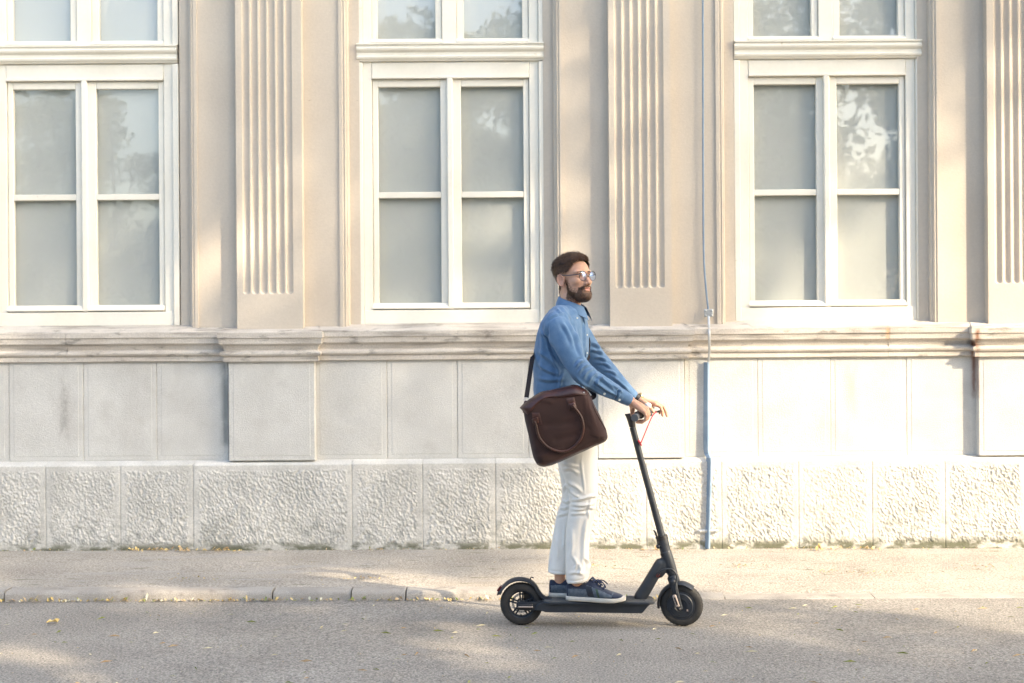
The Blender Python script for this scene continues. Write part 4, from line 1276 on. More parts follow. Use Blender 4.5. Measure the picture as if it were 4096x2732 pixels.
# neck, core, legs
nb = np.array(P(2270, 1240, YM))
bodyp.append(tube([H(-.022, 0, .0), H(-.030, 0, -.075), np.array(P(2284, 1200, YM - .008)), np.array(P(2272, 1250, YM)), np.array(P(2250, 1330, YM))], [.060, .058, .054, .050, .050], n=26, k=4))
bodyp.append(tube([P(2250, 1300, YM), P(2245, 1450, YM), P(2250, 1600, YM), P(2275, 1740, YM)], [(.08, .055), (.08, .055), (.08, .055), (.09, .06)], n=20, side=LAT))
bodyp.append(tube([P(2285, 1740, YM - .07), P(2330, 1985, YM - .065), P(2312, 2200, YM - .05), P(2306, 2300, YM - .045), P(2308, 2345, YM - .042), P(2310, 2376, YM - .042)], [.06, .045, .035, .029, .026, .026], n=18, k=3))
bodyp.append(tube([P(2285, 1740, YM + .07), P(2296, 1990, YM + .065), P(2250, 2200, YM + .06), P(2240, 2290, YM + .056), P(2239, 2330, YM + .055), P(2240, 2362, YM + .055)], [.06, .045, .036, .030, .028, .026], n=18, k=3))
fu = nrm(tN - hN); bodyp.append(tube([hN + fu * .05 + (0, 0, .042), hN + fu * .15 + (0, 0, .05), hN + fu * .2 + (0, 0, .034)], [.020, .020, .010], n=12))
fu2 = nrm(tF - hF); bodyp.append(tube([hF + fu2 * .05 + (0, 0, .042), hF + fu2 * .15 + (0, 0, .05), hF + fu2 * .2 + (0, 0, .034)], [.020, .020, .010], n=12))
# arms
WN = np.array(P(2521, 1604, 7.176)); WFa = np.array(P(2554, 1600, 7.500))
bodyp.append(tube([P(2245, 1300, 7.30), P(2228, 1310, 7.14), P(2325, 1492, 7.08), P(2430, 1553, 7.125), tuple(WN)], [.04, .035, .034, .030, (.026)], n=16))
bodyp.append(tube([P(2265, 1300, 7.36), P(2290, 1305, 7.49), P(2392, 1440, 7.555), P(2478, 1532, 7.52), tuple(WFa)], [.04, .035, .032, .026, .0245], n=16))
# near hand, closed round the grip
def hand(wrist, mcp, chains, rads, thumb, tr, palm_r):
    out = []
    for m in mcp: out.append(tube([wrist, wrist * .45 + m * .55, m], [(palm_r), palm_r * .82, .0118], n=12))
    out.append(tube([mcp[0], mcp[-1]], [.0115, .0105], n=12))
    out.append(tube([wrist * .5 + mcp[0] * .5, wrist * .5 + mcp[-1] * .5], [.0150, .0145], n=12))
    for ch, r in zip(chains, rads): out.append(tube(ch, r, n=12))
    out.append(tube(thumb, tr, n=12))
    return out
ls = [.098, .120, .142, .162]
mN = [HB(l, f_, u_) for l, f_, u_ in zip(ls, (.040, .042, .041, .037), (.030, .031, .029, .024))]
chN = []
for l, m, k in zip(ls, mN, (1.0, 1.04, 1.0, .88)):
    chN.append([m, HB(l, .050 * k ** .5, .004), HB(l, .043, -.017), HB(l, .024, -.031), HB(l, .000, -.030)])
rN = [(.0105, .0092, .0085, .0082, .0075)] * 3 + [(.0095, .0080, .0075, .0072, .0066)]
thN = [WN * .75 + HB(.100, -.01, .03) * .25, HB(.092, -.036, .034), HB(.090, -.038, .006), HB(.092, -.034, -.012), HB(.096, -.030, -.024)]
bodyp += hand(WN, mN, chN, rN, thN, (.019, .0145, .0115, .0105, .0085), .021)
# far hand: fingers reaching over the brake lever
lf_ = [-.118, -.139, -.160, -.178]
mF = [HB(l, f_, u_) for l, f_, u_ in zip(lf_, (.044, .048, .046, .040), (.026, .027, .025, .020))]
chF = [[mF[0], HB(lf_[0], .070, .014), HB(lf_[0] + .002, .078, -.008), HB(lf_[0] + .004, .080, -.030)],
       [mF[1], HB(lf_[1], .084, .010), HB(lf_[1], .094, -.014), HB(lf_[1], .098, -.036)],
       [mF[2], HB(lf_[2], .074, .004), HB(lf_[2], .078, -.016), HB(lf_[2], .070, -.030)],
       [mF[3], HB(lf_[3], .060, .002), HB(lf_[3], .062, -.016), HB(lf_[3], .052, -.028)]]
rF = [(.0105, .0090, .0082, .0070)] * 3 + [(.0095, .0080, .0072, .0062)]
thF = [WFa * .7 + HB(-.115, -.005, .03) * .3, HB(-.105, .0, .026), HB(-.098, .024, .004), HB(-.098, .034, -.010)]
bodyp += hand(WFa, mF, chF, rF, thF, (.017, .013, .0105, .0085), .0195)
bv, bff, bn = remesh(bodyp, .0026, 2)
# carve the face: sockets, concha, mouth line
hl = (bv - HC) @ np.array(MH.to_3x3())                     # head-local coordinates
def dent(c, r, amt):
    d = ((hl - np.array(c)) / np.array(r)); return amt * np.exp(-(d * d).sum(1))
disp = np.zeros(len(bv))
for s in (-1, 1):
    disp -= dent((.084, s * .030, .002), (.016, .015, .010), .009)
    disp -= dent((-.007, s * .084, -.008), (.008, .012, .016), .009)
    disp -= dent((.05, s * .058, -.058), (.03, .02, .022), .0015)
disp -= dent((.104, 0, -.068), (.014, .026, .0025), .003)
bv = bv + bn * disp[:, None]
hl = (bv - HC) @ np.array(MH.to_3x3())
cen = np.array([hl[list(q)].mean(0) for q in bff])
idx = np.zeros(len(bff), int)
idx[((cen[:, 0] > .088) & (np.abs(cen[:, 1]) < .024) & (cen[:, 2] < -.0585 - .0 * cen[:, 1]) & (cen[:, 2] > -.079) & (np.abs(cen[:, 2] + .068) < .0088 * (1 - (cen[:, 1] / .026) ** 2)))] = 1
idx[(np.abs(cen[:, 1]) > .0735) & (np.abs(cen[:, 0] + .012) < .024) & (np.abs(cen[:, 2] + .01) < .036)] = 2
STUB_AT = None
lids = [he((.0662, s * .0300, .0012), (.0122, .0150, .0118)) for s in (-1, 1)]
for s in (-1, 1):
    mobj('eyelid', lids[(s + 1) // 2], M_skin, man)
    ey = mobj('eye', he((.0672, s * .0295, .0015), (.0112, .0112, .0112)), M_eye, man)
    mobj('iris', he((.0752, s * .0298, .0018), (.0038, .0056, .0056)), M_iris, ey)

# ---- hair and beard: shells over the scalp and jaw with combed strands
hn = bn @ np.array(MH.to_3x3())
X_, Y_, Z_ = hl[:, 0], hl[:, 1], hl[:, 2]
inhead = (np.abs(X_) < .14) & (np.abs(Y_) < .085) & (Z_ > -.15) & (Z_ < .14)
ay = np.abs(Y_)
line = np.interp(X_, [-.13, -.095, -.075, -.045, -.030, -.020, .012, .022, .038, .052, .066, .085], [-.092, -.090, -.084, -.066, -.036, .018, .022, .010, .020, .048, .066, .078])
wob = .004 * (vnoise(X_ * 160, Y_ * 160, Z_ * 160) - .5)
dz = Z_ - line + wob
earz = (ay > .070) & (np.abs(X_ + .012) < .026) & (Z_ < .024)
top = np.clip((Z_ - .035) / .05, 0, 1)
rnd = np.random.RandomState(9).rand(len(bv))
th = np.where(inhead & (dz > .009 * rnd * (1 + 1.3 * (Z_ < .05))) & ~earz, np.clip(dz / .022, 0, 1) ** .7 * (.003 + .013 * top) + .006 * top * np.clip((X_ - .02) / .05, 0, 1), 0)
def shell(mask_th, m, name, par, extra=0.0):
    keep = mask_th > 0
    fsel = [q for q in bff if all(keep[i] for i in q)]
    used = sorted({i for q in fsel for i in q}); mp = {a: b for b, a in enumerate(used)}
    u = np.array(used)
    v = bv[u] + bn[u] * (mask_th[u] + extra)[:, None]
    return mobj(name, (v, [tuple(mp[i] for i in q) for q in fsel]), m, par, angle=None), u
lock = vnoise(X_ * 34 - Z_ * 10 + Y_ * 40, Y_ * 95 + X_ * 45, Z_ * 60)
groove = ((lock - .45) * .012 + (vnoise(X_ * 90 - Z_ * 30, Y_ * 220, Z_ * 60) - .5) * .005) * np.clip(th / .012, 0, 1)
hair, hu = shell(th + np.where(th > 0, groove + .0008, 0), M_hair, 'hair', man)
def strands(u_idx, thick, count, length, wdt, dirf, rs, lift=.25):
    pick = rs.choice(u_idx, count)
    p = bv[pick] + bn[pick] * (thick[pick] * rs.uniform(.85, 1.08, count) + .0012)[:, None] + rs.normal(size=(count, 3)) * .0012
    d = dirf(hl[pick], hn[pick], rs)                        # local directions
    d = d @ np.array(MH.to_3x3()).T
    n_ = bn[pick]
    d = d - n_ * (d * n_).sum(1)[:, None]; d /= (np.linalg.norm(d, axis=1)[:, None] + 1e-9)
    L = length * rs.uniform(.6, 1.2, (count, 1))
    side = np.cross(d, n_); w = side * wdt
    a = p; b = p + d * L * .55 + n_ * L * lift * .35; c = p + d * L + n_ * L * lift * .1
    v = np.stack([a - w, a + w, b - w * .8, b + w * .8, c], 1).reshape(-1, 3)
    k = np.arange(count)[:, None] * 5
    q = [(0, 1, 3, 2), (2, 3, 4)]
    f = []
    for i in range(count):
        o = i * 5; f.append((o, o + 1, o + 3, o + 2)); f.append((o + 2, o + 3, o + 4))
    return v, f
rs = np.random.RandomState(5)
def comb(l, n, rs):
    t = np.clip((l[:, 2] - .05) / .04, 0, 1)[:, None]
    top_d = np.stack([-.75 * np.ones(len(l)), -.55 * np.ones(len(l)), .1 * np.ones(len(l))], 1)
    side_d = np.stack([-.65 * np.ones(len(l)), 0 * l[:, 0], -.75 * np.ones(len(l))], 1)
    fr = np.clip((l[:, 0] - .055) / .02, 0, 1)[:, None] * (l[:, 2] > .05)[:, None]
    d = top_d * t + side_d * (1 - t)
    d = d * (1 - fr) + np.array([-.2, -.8, .5])[None] * fr
    return d + rs.normal(size=l.shape) * .16
v, f = strands(hu[th[hu] > .004], th, 9500, .026, .0008, comb, rs)
mobj('hair_strands', (v, f), M_hairlit, hair, smooth=False)
tp_ = hu[(th[hu] > .011)]
v, f = strands(tp_, th, 900, .034, .0016, comb, rs, .8)
mobj('loose_locks', (v, f), M_hair, hair, smooth=False)
fr_ = hu[(X_[hu] > .05) & (Z_[hu] > .07)]
if len(fr_):
    v, f = strands(fr_, th, 500, .030, .0014, lambda l, n, r: np.array([.3, -.35, .8])[None] + r.normal(size=l.shape) * .35, rs, .9)
    mobj('fringe', (v, f), M_hairlit, hair, smooth=False)
# beard
bl0 = np.interp(X_, [-.005, .006, .014, .026, .045, .07, .095, .12], [-.005, -.022, -.046, -.066, -.077, -.080, -.084, -.084])
bl_ = np.interp(X_, [-.005, .008, .02, .045, .07, .095, .12], [.02, .005, -.012, -.052, -.060, -.066, -.066])
inb = inhead & (X_ > -.002) & (Z_ < bl0 + 2 * wob) & (Z_ > -.128) & ~earz & (hn[:, 2] > -.985)
sideb = inhead & (X_ > .006) & (X_ < .032) & (Z_ < .030) & (Z_ > -.04) & (ay > .05)
lipz = (X_ > .082) & (ay < .0235) & (np.abs(Z_ + .068) < .0115 * (1 - (ay / .026) ** 2) + .001)
soul = (X_ > .08) & (ay > .008) & (ay < .022) & (Z_ > -.090) & (Z_ < -.078)
mus = inhead & (X_ > .078) & (ay < .034) & (Z_ < -.0475 - ay * .12) & (Z_ > -.064 - ay * .25)
neckcut = (Z_ < -.105) & (X_ < .035)
cornr = inhead & (X_ > .06) & (ay > .026) & (ay < .040) & (Z_ < -.055)
bm_ = ((inb & (Z_ > -.13) & ~neckcut) | mus | (cornr & (Z_ > -.13))) & ~lipz & (ay < .078)
jaw = np.clip((-.060 - Z_) / .045, 0, 1)
bt = np.where(bm_, .0012 + .0085 * jaw * (1 - .75 * soul) + .002 * mus, 0)
bt = np.where(bm_, bt + (vnoise(X_ * 300, Y_ * 300, Z_ * 300) - .5) * .002, 0)
near_b = inhead & (X_ > .0) & ~lipz & ((Z_ < bl_ + .002 + 2 * wob) & (Z_ > -.130) & (ay < .075) & ~earz | (sideb)) & ~((X_ > .075) & (Z_ > -.045))
fcen = np.array([q[0] for q in bff])
prob = np.clip(1 - (Z_ - bl0) / (.004 + np.clip(bl_ - bl0, .004, 1)), .0, 1) ** .8 * .75
idx[np.array([near_b[q[0]] for q in bff]) & (idx == 0) & (np.random.RandomState(3).rand(len(bff)) < prob[fcen])] = 3
body = mobj('body', (bv, bff), [M_skin, M_lip, M_ear, M_stub], man, angle=None, idx=idx)
beard, bu_ = shell(np.clip(bt, 0, 1), M_beard, 'beard', man, .0004)
def bcomb(l, n, rs): return np.array([.35, 0, -1.0])[None] + rs.normal(size=l.shape) * .22
v, f = strands(bu_, bt, 3000, .010, .0005, bcomb, rs, .5)
mobj('beard_strands', (v, f), M_hairlit, beard, smooth=False)
eb = inhead & (X_ > .06) & (np.abs(Z_ - .021 - .08 * (.03 - np.abs(ay - .03))) < .0035) & (ay > .012) & (ay < .050)
if eb.sum() > 8: shell(np.where(eb, .0015, 0), M_hair, 'eyebrows', man)

# ---- glasses
M_lens = bpy.data.materials.new('coated_lens'); M_lens.use_nodes = True
_n = M_lens.node_tree.nodes; _l = M_lens.node_tree.links; _n.remove(_n['Principled BSDF'])
_t = _n.new('ShaderNodeBsdfTransparent'); _g = _n.new('ShaderNodeBsdfGlossy'); _g.inputs['Roughness'].default_value = .02; _g.inputs[0].default_value = (.30, .50, 1, 1)
_m = _n.new('ShaderNodeMixShader'); _m.inputs[0].default_value = .22
_l.new(_t.outputs[0], _m.inputs[1]); _l.new(_g.outputs[0], _m.inputs[2]); _l.new(_m.outputs[0], _n['Material Output'].inputs[0])
gl = empty('glasses', HC, 'round dark grey spectacles with blue glinting lenses worn by the bearded man', 'glasses')
for s in (-1, 1):
    c = np.array((.108, s * .0335, -.002)); tl = s * .13
    u = np.array([-math.sin(abs(tl)), s * math.cos(tl), 0]); w = np.array([.10, 0, 1.0]) / 1.005
    pts = [c + u * (.0245 * math.cos(a)) + w * (.0225 * math.sin(a)) + np.array([0, 0, .0015 * math.sin(a)]) for a in np.linspace(0, 2 * math.pi, 33)]
    rr = [.0013 + .0009 * max(math.sin(a), 0) for a in np.linspace(0, 2 * math.pi, 33)]
    rim = mobj('rim', ht(pts, rr, n=8, ends=False), M_frame, gl)
    nn = np.cross(u, w)
    lens = [c + u * (.0242 * q * math.cos(a)) + w * (.0222 * q * math.sin(a)) - np.array([1, 0, 0]) * (.003 * q * q) for q in (1.0, .66, .33) for a in np.linspace(0, 2 * math.pi, 24, endpoint=False)]
    lv = np.array(lens + [c]); lf = [(j * 24 + i, j * 24 + (i + 1) % 24, (j + 1) * 24 + (i + 1) % 24, (j + 1) * 24 + i) for j in range(2) for i in range(24)] + [(48 + i, 48 + (i + 1) % 24, 72) for i in range(24)]
    mobj('lens', xf((lv, lf), MH), M_lens, rim)
    hinge = c + u * .0245 + np.array([-.002, 0, .009])
    mobj('temple', ht([hinge, hinge + np.array([-.012, s * .006, .001]), (.045, s * .0755, .010), (-.002, s * .079, .018), (-.022, s * .079, .012), (-.032, s * .077, -.006)], [(.0018, .0025)] * 6, n=8, side=(0, 1, 0), k=3), M_frame, gl)
mobj('bridge', ht([(.1085, -.0105, .006), (.1115, 0, .009), (.1085, .0105, .006)], .0016, n=8, k=4), M_frame, gl)

# ---- wristwatch on the far wrist
wt = empty('wristwatch', WFa, 'gold wristwatch on a black strap at the far wrist of the man', 'watch')
fa = nrm(WFa - np.array(P(2478, 1532, 7.52))); wu = nrm(np.cross(fa, (0, 1, 0))); wv = np.cross(fa, wu)
if wu[2] < 0: wu = -wu
wc = WFa - fa * .012
mobj('strap', loft([ring(wc + fa * h, wu, wv, r, r, 26) for h, r in ((-.011, .0255), (-.010, .0290), (.010, .0285), (.011, .0250))], cap=False), M_black, wt, angle=50)
cn = nrm(wu * .8 + np.array([.5, -.1, 0])); cu = nrm(np.cross(cn, (0, 1, 0))); cv = np.cross(cn, cu)
cs = wc + cn * .027
mobj('case', loft([ring(cs + cn * h, cu, cv, r, r, 22) for h, r in ((-.003, .017), (.004, .018), (.007, .016), (.0075, .008))]), M_gold, wt, angle=40)
# ------------------------------------------------------------------ messenger bag on the near hip
M_canvas = mat('dark_brown_canvas', (.029, .0110, .0085), (.040, .0155, .012), .9, 12, 4, fine=(420, .12), bump=.3, bscale=460, bdist=.0015, sheen=.1)
M_leather = mat('reddish_brown_leather', (.032, .011, .010), (.065, .022, .016), .36, 16, 4, .35, .7, fine=(60, .15), bump=.25, bscale=130, spec=.55, bdist=.002)
M_leather2 = mat('worn_tan_leather', (.036, .012, .008), (.066, .023, .015), .42, 18, 4, fine=(80, .2), bump=.25, bscale=130, bdist=.002)
M_strap = mat('black_webbing', (.012, .009, .013), None, .85, bump=.5, bscale=600)
B7 = lambda pts: [(2050 + a / 3.92, 1500 + b / 3.92) for a, b in pts]
OUT = B7([(108, 510), (180, 440), (300, 350), (440, 265), (600, 232), (720, 205), (860, 172), (980, 150), (1080, 190), (1180, 255), (1235, 360), (1290, 480), (1370, 640), (1460, 840), (1478, 900), (1490, 970), (1475, 1015), (1440, 1050),
          (1370, 1085), (1300, 1112), (1130, 1190), (960, 1265), (800, 1338), (680, 1390), (580, 1425), (480, 1438), (410, 1420), (370, 1385), (335, 1320), (315, 1260), (285, 1130), (250, 960), (220, 830), (198, 740), (180, 650), (165, 580)])
YB = 7.075; TB = .062
bag = empty('shoulder_bag', P(2230, 1865, YB), 'dark brown canvas briefcase bag with leather trim and round handle slung at the hip', 'bag')
op = np.array(OUT)
def dist_out(x, y):
    x, y = np.asarray(x, float), np.asarray(y, float); best = np.full(x.shape, 1e9)
    for i in range(len(op)):
        a, b = op[i], op[(i + 1) % len(op)]; e = b - a
        t = np.clip(((x - a[0]) * e[0] + (y - a[1]) * e[1]) / (e @ e), 0, 1)
        best = np.minimum(best, np.hypot(x - a[0] - t * e[0], y - a[1] - t * e[1]))
    return best
def front(x, y):
    """front surface of the bag (distance from the camera plane) at a photo pixel"""
    d = dist_out(x, y)
    R0 = 34.0
    q = np.clip(1 - d / R0, 0, 1)
    prof = np.sqrt(np.clip(1 - q * q, 0, 1))
    sag = .010 * np.sin(np.clip(d / 120, 0, 1) * 1.57)
    return YB - TB * prof - sag
def crease(x, y):
    k = 0
    for (x0, y0, x1, y1, w, a) in ((2352, 1590, 2372, 1740, 5, .006), (2366, 1640, 2392, 1750, 5, .005), (2340, 1590, 2352, 1700, 6, .005), (2170, 1598, 2205, 1606, 6, .006), (2225, 1760, 2300, 1740, 12, -.004),
                                   (2120, 1700, 2145, 1790, 8, .003), (2150, 1830, 2250, 1800, 9, .004), (2190, 1700, 2290, 1690, 14, -.004)):
        ex, ey = x1 - x0, y1 - y0; t = np.clip(((x - x0) * ex + (y - y0) * ey) / (ex * ex + ey * ey), 0, 1)
        dd = np.hypot(x - x0 - t * ex, y - y0 - t * ey); k = k + a * np.exp(-(dd / w) ** 2)
    return k
# body: concentric rings, front and back
def dens(poly, k):
    p, _ = smooth_path([(a, b, 0) for a, b in list(poly) + [poly[0]]], [0] * (len(poly) + 1), k); return p[:-1, :2]
od = dens(OUT, 4)
cc = od.mean(0)
rings = []
for s in list(np.linspace(.02, .8, 16)) + list(np.linspace(.83, 1, 14)):
    q = cc + (od - cc) * s
    yf_ = front(q[:, 0], q[:, 1]) - crease(q[:, 0], q[:, 1])
    rings.append(np.array([tuple(P(a, b, y)) for (a, b), y in zip(q, yf_)]))
for s in (.985, .95, .88, .7, .3, .02):
    q = cc + (od - cc) * s
    d = dist_out(q[:, 0], q[:, 1]); pr = np.sqrt(np.clip(1 - np.clip(1 - d / 34, 0, 1) ** 2, 0, 1))
    rings.append(np.array([tuple(P(a, b, YB)) for a, b in q]) + np.stack([0 * d, .032 * pr, 0 * d], 1))
mobj('body', loft(rings), M_canvas, bag, angle=None)
def patch(rows, th, name, m, par, back=.004):
    """strip patch from rows of pixel points, lying on the bag's front"""
    n = len(rows[0]); mm = len(rows)
    g = np.array(rows, float)
    v = []
    for j in range(mm):
        for i in range(n):
            x, y = g[j, i]
            e = min(i, n - 1 - i, j, mm - 1 - j)
            off = th if e > 0 else th * .35
            v.append(tuple(P(x, y, float(front(np.array([x]), np.array([y]))[0]) - off)))
    k = len(v)
    for j in range(mm):
        for i in range(n):
            x, y = g[j, i]; v.append(tuple(P(x, y, float(front(np.array([x]), np.array([y]))[0]) + back)))
    f = []
    for j in range(mm - 1):
        for i in range(n - 1):
            a = j * n + i; f.append((a, a + 1, a + n + 1, a + n)); f.append((k + a, k + a + n, k + a + n + 1, k + a + 1))
    for i in range(n - 1):
        f.append((i, k + i, k + i + 1, i + 1)); a = (mm - 1) * n + i; f.append((a, a + 1, k + a + 1, k + a))
    for j in range(mm - 1):
        a = j * n; f.append((a, a + n, k + a + n, k + a)); a = j * n + n - 1; f.append((a, k + a, k + a + n, a + n))
    return mobj(name, (np.array(v), f), m, par, angle=60)
def poly_resample(pts, n):
    p, _ = smooth_path([(a, b, 0) for a, b in pts], [0] * len(pts), 8); p = p[:, :2]
    s = np.concatenate([[0], np.cumsum(np.hypot(*np.diff(p, axis=0).T))]); t = np.linspace(0, s[-1], n)
    return np.stack([np.interp(t, s, p[:, 0]), np.interp(t, s, p[:, 1])], 1)
ftop = poly_resample(B7([(112, 512), (185, 440), (300, 352), (440, 268), (600, 234), (720, 208), (860, 176), (980, 154), (1080, 192), (1176, 256)]), 40)
fbot = poly_resample(B7([(232, 625), (300, 555), (400, 440), (480, 385), (560, 352), (640, 350), (720, 356), (900, 338), (1020, 325), (1165, 312)]), 40)
flap = patch([ftop * (1 - t) + fbot * t for t in np.linspace(0, 1, 10)], .006, 'flap', M_leather, bag)
for (sx, sy) in B7([(1118, 274),]):
    p = P(sx, sy, float(front(np.array([sx]), np.array([sy]))[0]) - .008); mobj('stud', ellipsoid(p, (.004, .003, .004), n=10, m=6), M_steel, flap)
def quad_patch(poly, name, m, par, th, nu=8, nv=8):
    a, b, c, d = [np.array(q) for q in B7(poly)]
    rows = []
    for t in np.linspace(0, 1, nv):
        l, r = a * (1 - t) + d * t, b * (1 - t) + c * t
        rows.append([l * (1 - s) + r * s for s in np.linspace(0, 1, nu)])
    return patch(rows, th, name, m, par)
p1 = quad_patch([(300, 590), (420, 590), (470, 775), (320, 795)], 'handle_patch', M_leather, bag, .004)
p2 = quad_patch([(830, 372), (965, 346), (1018, 545), (880, 568)], 'handle_patch', M_leather2, bag, .004)
quad_patch([(295, 690), (400, 655), (412, 755), (322, 785)], 'handle_tab', M_leather2, p1, .012)
quad_patch([(868, 455), (975, 418), (1012, 540), (900, 545)], 'handle_tab', M_leather, p2, .012)
hp = B7([(352, 740), (372, 800), (390, 900), (430, 1000), (520, 1105), (630, 1170), (750, 1200), (870, 1180), (970, 1115), (1060, 1010), (1100, 900), (1108, 800), (1085, 690), (1040, 600), (985, 530), (950, 490)])
hp3 = [P(x, y, float(front(np.array([x]), np.array([y]))[0]) - .012) for x, y in hp]
mobj('handle', tube(hp3, [.005, .0055] + [.0066] * 12 + [.006, .0065], n=14, k=5), M_leather2, bag)
quad_patch([(1305, 1060), (1452, 985), (1462, 1035), (1330, 1096)], 'corner_patch', M_leather2, bag, .003)
quad_patch([(385, 1385), (555, 1372), (560, 1425), (430, 1428)], 'corner_patch', M_leather2, bag, .003)
trim_t = poly_resample(B7([(372, 1382), (480, 1372), (580, 1358), (800, 1262), (1000, 1175), (1300, 1050), (1430, 990)]), 36)
trim_b = poly_resample(B7([(392, 1408), (480, 1432), (580, 1418), (800, 1330), (1000, 1242), (1300, 1105), (1444, 1040)]), 36)
patch([trim_t * (1 - t) + trim_b * t for t in np.linspace(0, 1, 5)], .0025, 'base_trim', M_leather, bag)
mobj('side_piping', tube([P(x, y, float(front(np.array([x]), np.array([y]))[0]) - .002) for x, y in B7([(1215, 330), (1262, 480), (1340, 650), (1420, 790), (1452, 850)])], .004, n=8, k=4), M_leather, bag)
# shoulder strap: up the back, over the far shoulder, down the chest
ring_p = np.array(P(2104, 1598, YB - .005))
mobj('strap_ring', tube([ring_p + (.011 * math.cos(a), 0, .009 * math.sin(a)) for a in np.linspace(0, 2 * math.pi, 17)], .002, n=8, ends=False), M_steel, bag)
mobj('strap_tab', tube([ring_p + (0, 0, -.008), P(2100, 1622, YB - .01), P(2098, 1650, YB - .015)], [(.010, .003)] * 3, n=8, side=(1, 0, 0)), M_leather, bag)
spath = [np.array(P(2105, 1590, YB)), np.array(P(2112, 1545, YB + .02)), np.array(P(2120, 1490, YB + .07)), np.array(P(2130, 1430, YB + .15))]
for py, an in ((1392, 176), (1350, 160), (1310, 142), (1280, 128)): spath.append(torso_at(py, an, .006))
sh_top = np.array(P(2262, 1222, YM + .085)); spath.append(sh_top)
for py, an in ((1290, 72), (1330, 60), (1375, 38), (1425, 4)): spath.append(torso_at(py, an, .007))
spath += [torso_at(1500, 336, .010), np.array(P(2374, 1576, 7.13)), np.array(P(2362, 1594, 7.085))]
sp_, _ = smooth_path(spath, [0] * len(spath), 8)
wid = .0115
rows = []
Tn = np.array(TOR)
for i, p in enumerate(sp_):
    t = nrm(sp_[min(i + 1, len(sp_) - 1)] - sp_[max(i - 1, 0)])
    cen = np.array(P(2243, 1400, YM)); cen[2] = p[2] - (.05 if p[2] > 1.5 else 0)
    o = nrm(p - cen) if p[2] > P(0, 1440, YM).z else np.array([0, -1.0, 0])
    o = nrm(o - t * (o @ t)); s_ = np.cross(t, o)
    rows.append(np.array([p - s_ * wid + o * .0015, p + s_ * wid + o * .0015, p + s_ * wid - o * .0015, p - s_ * wid - o * .0015]))
mobj('shoulder_strap', loft(rows), M_strap, bag, angle=40)
# ------------------------------------------------------------------ fallen leaves and dry stalks
M_l1 = mat('dry_yellow_leaf', (.62, .42, .12), (.70, .55, .25), .7, 30, 2)
M_l2 = mat('dry_tan_leaf', (.42, .28, .15), (.55, .42, .26), .8, 30, 2)
M_l3 = mat('small_green_leaf', (.18, .24, .05), (.34, .36, .10), .7, 30, 2)
M_l4 = mat('pale_seed', (.70, .66, .50), (.6, .55, .38), .8, 30, 2)
rs = np.random.RandomState(21)
lv, lf, li = [], [], []
def add_leaf(x, y, s, k, asp=.55, stand=.25):
    z = zroad(x) if y < 8.0 else (zwalk(x, y) if y > YK1 else zroad(x) + kerb_h(x))
    a = rs.uniform(0, 2 * math.pi)
    u = np.array([math.cos(a), math.sin(a), rs.normal() * stand]); w = np.array([-math.sin(a), math.cos(a), rs.normal() * stand]) * asp
    c = np.array([x, y, z + .004 + abs(u[2]) * s + abs(w[2]) * s])
    n = len(lv)
    up = np.array([0, 0, s * .25])
    lv.extend([c - u * s, c - u * s * .2 + w * s + up, c + u * s, c - u * s * .1 - w * s + up])
    lf.append((n, n + 1, n + 2)); lf.append((n, n + 2, n + 3)); li.extend([k, k])
for _ in range(420):                                      # gutter
    add_leaf(rs.uniform(-3.2, 1.0), YK0 - .012 - abs(rs.normal()) * .014, rs.uniform(.005, .015), rs.choice([0, 0, 1, 3, 2]), stand=.5)
for _ in range(260):                                      # foot of the wall
    add_leaf(rs.uniform(-3.9, 3.9), YL - .01 - abs(rs.normal()) * .035, rs.uniform(.003, .010), rs.choice([0, 1, 1, 2, 3]), stand=.5)
for cx in (-2.35, -2.2, -1.9, 1.95, 2.3, .95):
    for _ in range(22): add_leaf(cx + rs.normal() * .08, YL - .02 - abs(rs.normal()) * .03, rs.uniform(.006, .017), rs.choice([0, 0, 1]), stand=.5)
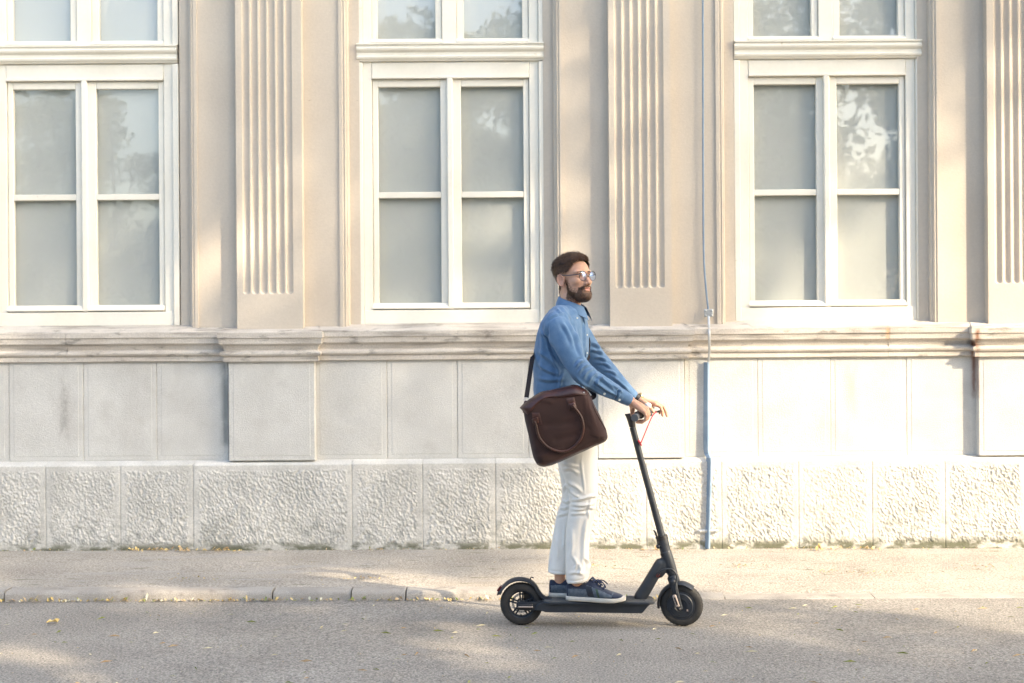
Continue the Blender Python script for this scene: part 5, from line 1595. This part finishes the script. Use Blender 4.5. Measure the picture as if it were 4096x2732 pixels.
for _ in range(1100):                                      # road
    y = rs.uniform(5.6, 7.95); x = rs.uniform(-3.4, 3.4)
    add_leaf(x, y, rs.uniform(.002, .0052) * (1.7 if rs.rand() < .05 else 1), rs.choice([0, 1, 2, 3, 3]))
for _ in range(330):                                      # pavement
    add_leaf(rs.uniform(-3.6, 3.6), rs.uniform(8.15, 9.2), rs.uniform(.002, .007), rs.choice([0, 1, 1, 2, 3]))
for cx, cy in ((2.0, 8.62), (2.15, 8.58), (2.9, 8.75), (3.3, 8.7), (-1.9, 8.35), (-.9, 8.35), (.5, 8.75), (1.4, 8.78)):
    for _ in range(26): add_leaf(cx + rs.normal() * .09, cy + rs.normal() * .03, rs.uniform(.004, .012), rs.choice([0, 1, 1, 2]))
for _ in range(230):                                      # stalks
    y = rs.uniform(5.7, 7.9); x = rs.uniform(-3.3, 3.3)
    add_leaf(x, y, rs.uniform(.012, .035), rs.choice([1, 2, 3]), asp=.04, stand=.03)
lit = mobj('leaf_litter', (lv, lf), [M_l1, M_l2, M_l3, M_l4], smooth=False, idx=li)
tag(lit, 'scattered small dry leaves, seeds and stalks on the road and pavement', 'leaves', kind='stuff')
# one leaf large enough to pick out
yp = P(214, 2490, 7.42)
yx, yy = yp.x, 7.42
q = []
for i in range(11):
    a = i / 11 * 2 * math.pi
    rr = .030 * (1 + .45 * math.cos(3 * a)) if i % 2 else .018
    q.append((yx + rr * math.cos(a) * 1.1, yy + rr * math.sin(a), zroad(yx) + .008 + .018 * abs(math.sin(a * 1.5))))
v = np.vstack([q, [(yx, yy, zroad(yx) + .012)], np.array(q) + (0, 0, .0012), [(yx, yy, zroad(yx) + .0132)]])
f = [(i, (i + 1) % 11, 11) for i in range(11)] + [(12 + i, 23, 12 + (i + 1) % 11) for i in range(11)] + [(i, 12 + i, 12 + (i + 1) % 11, (i + 1) % 11) for i in range(11)]
tag(mobj('fallen_leaf', (v, f), M_l1, smooth=False), 'single large curled bright yellow leaf lying on the grey road', 'leaf')
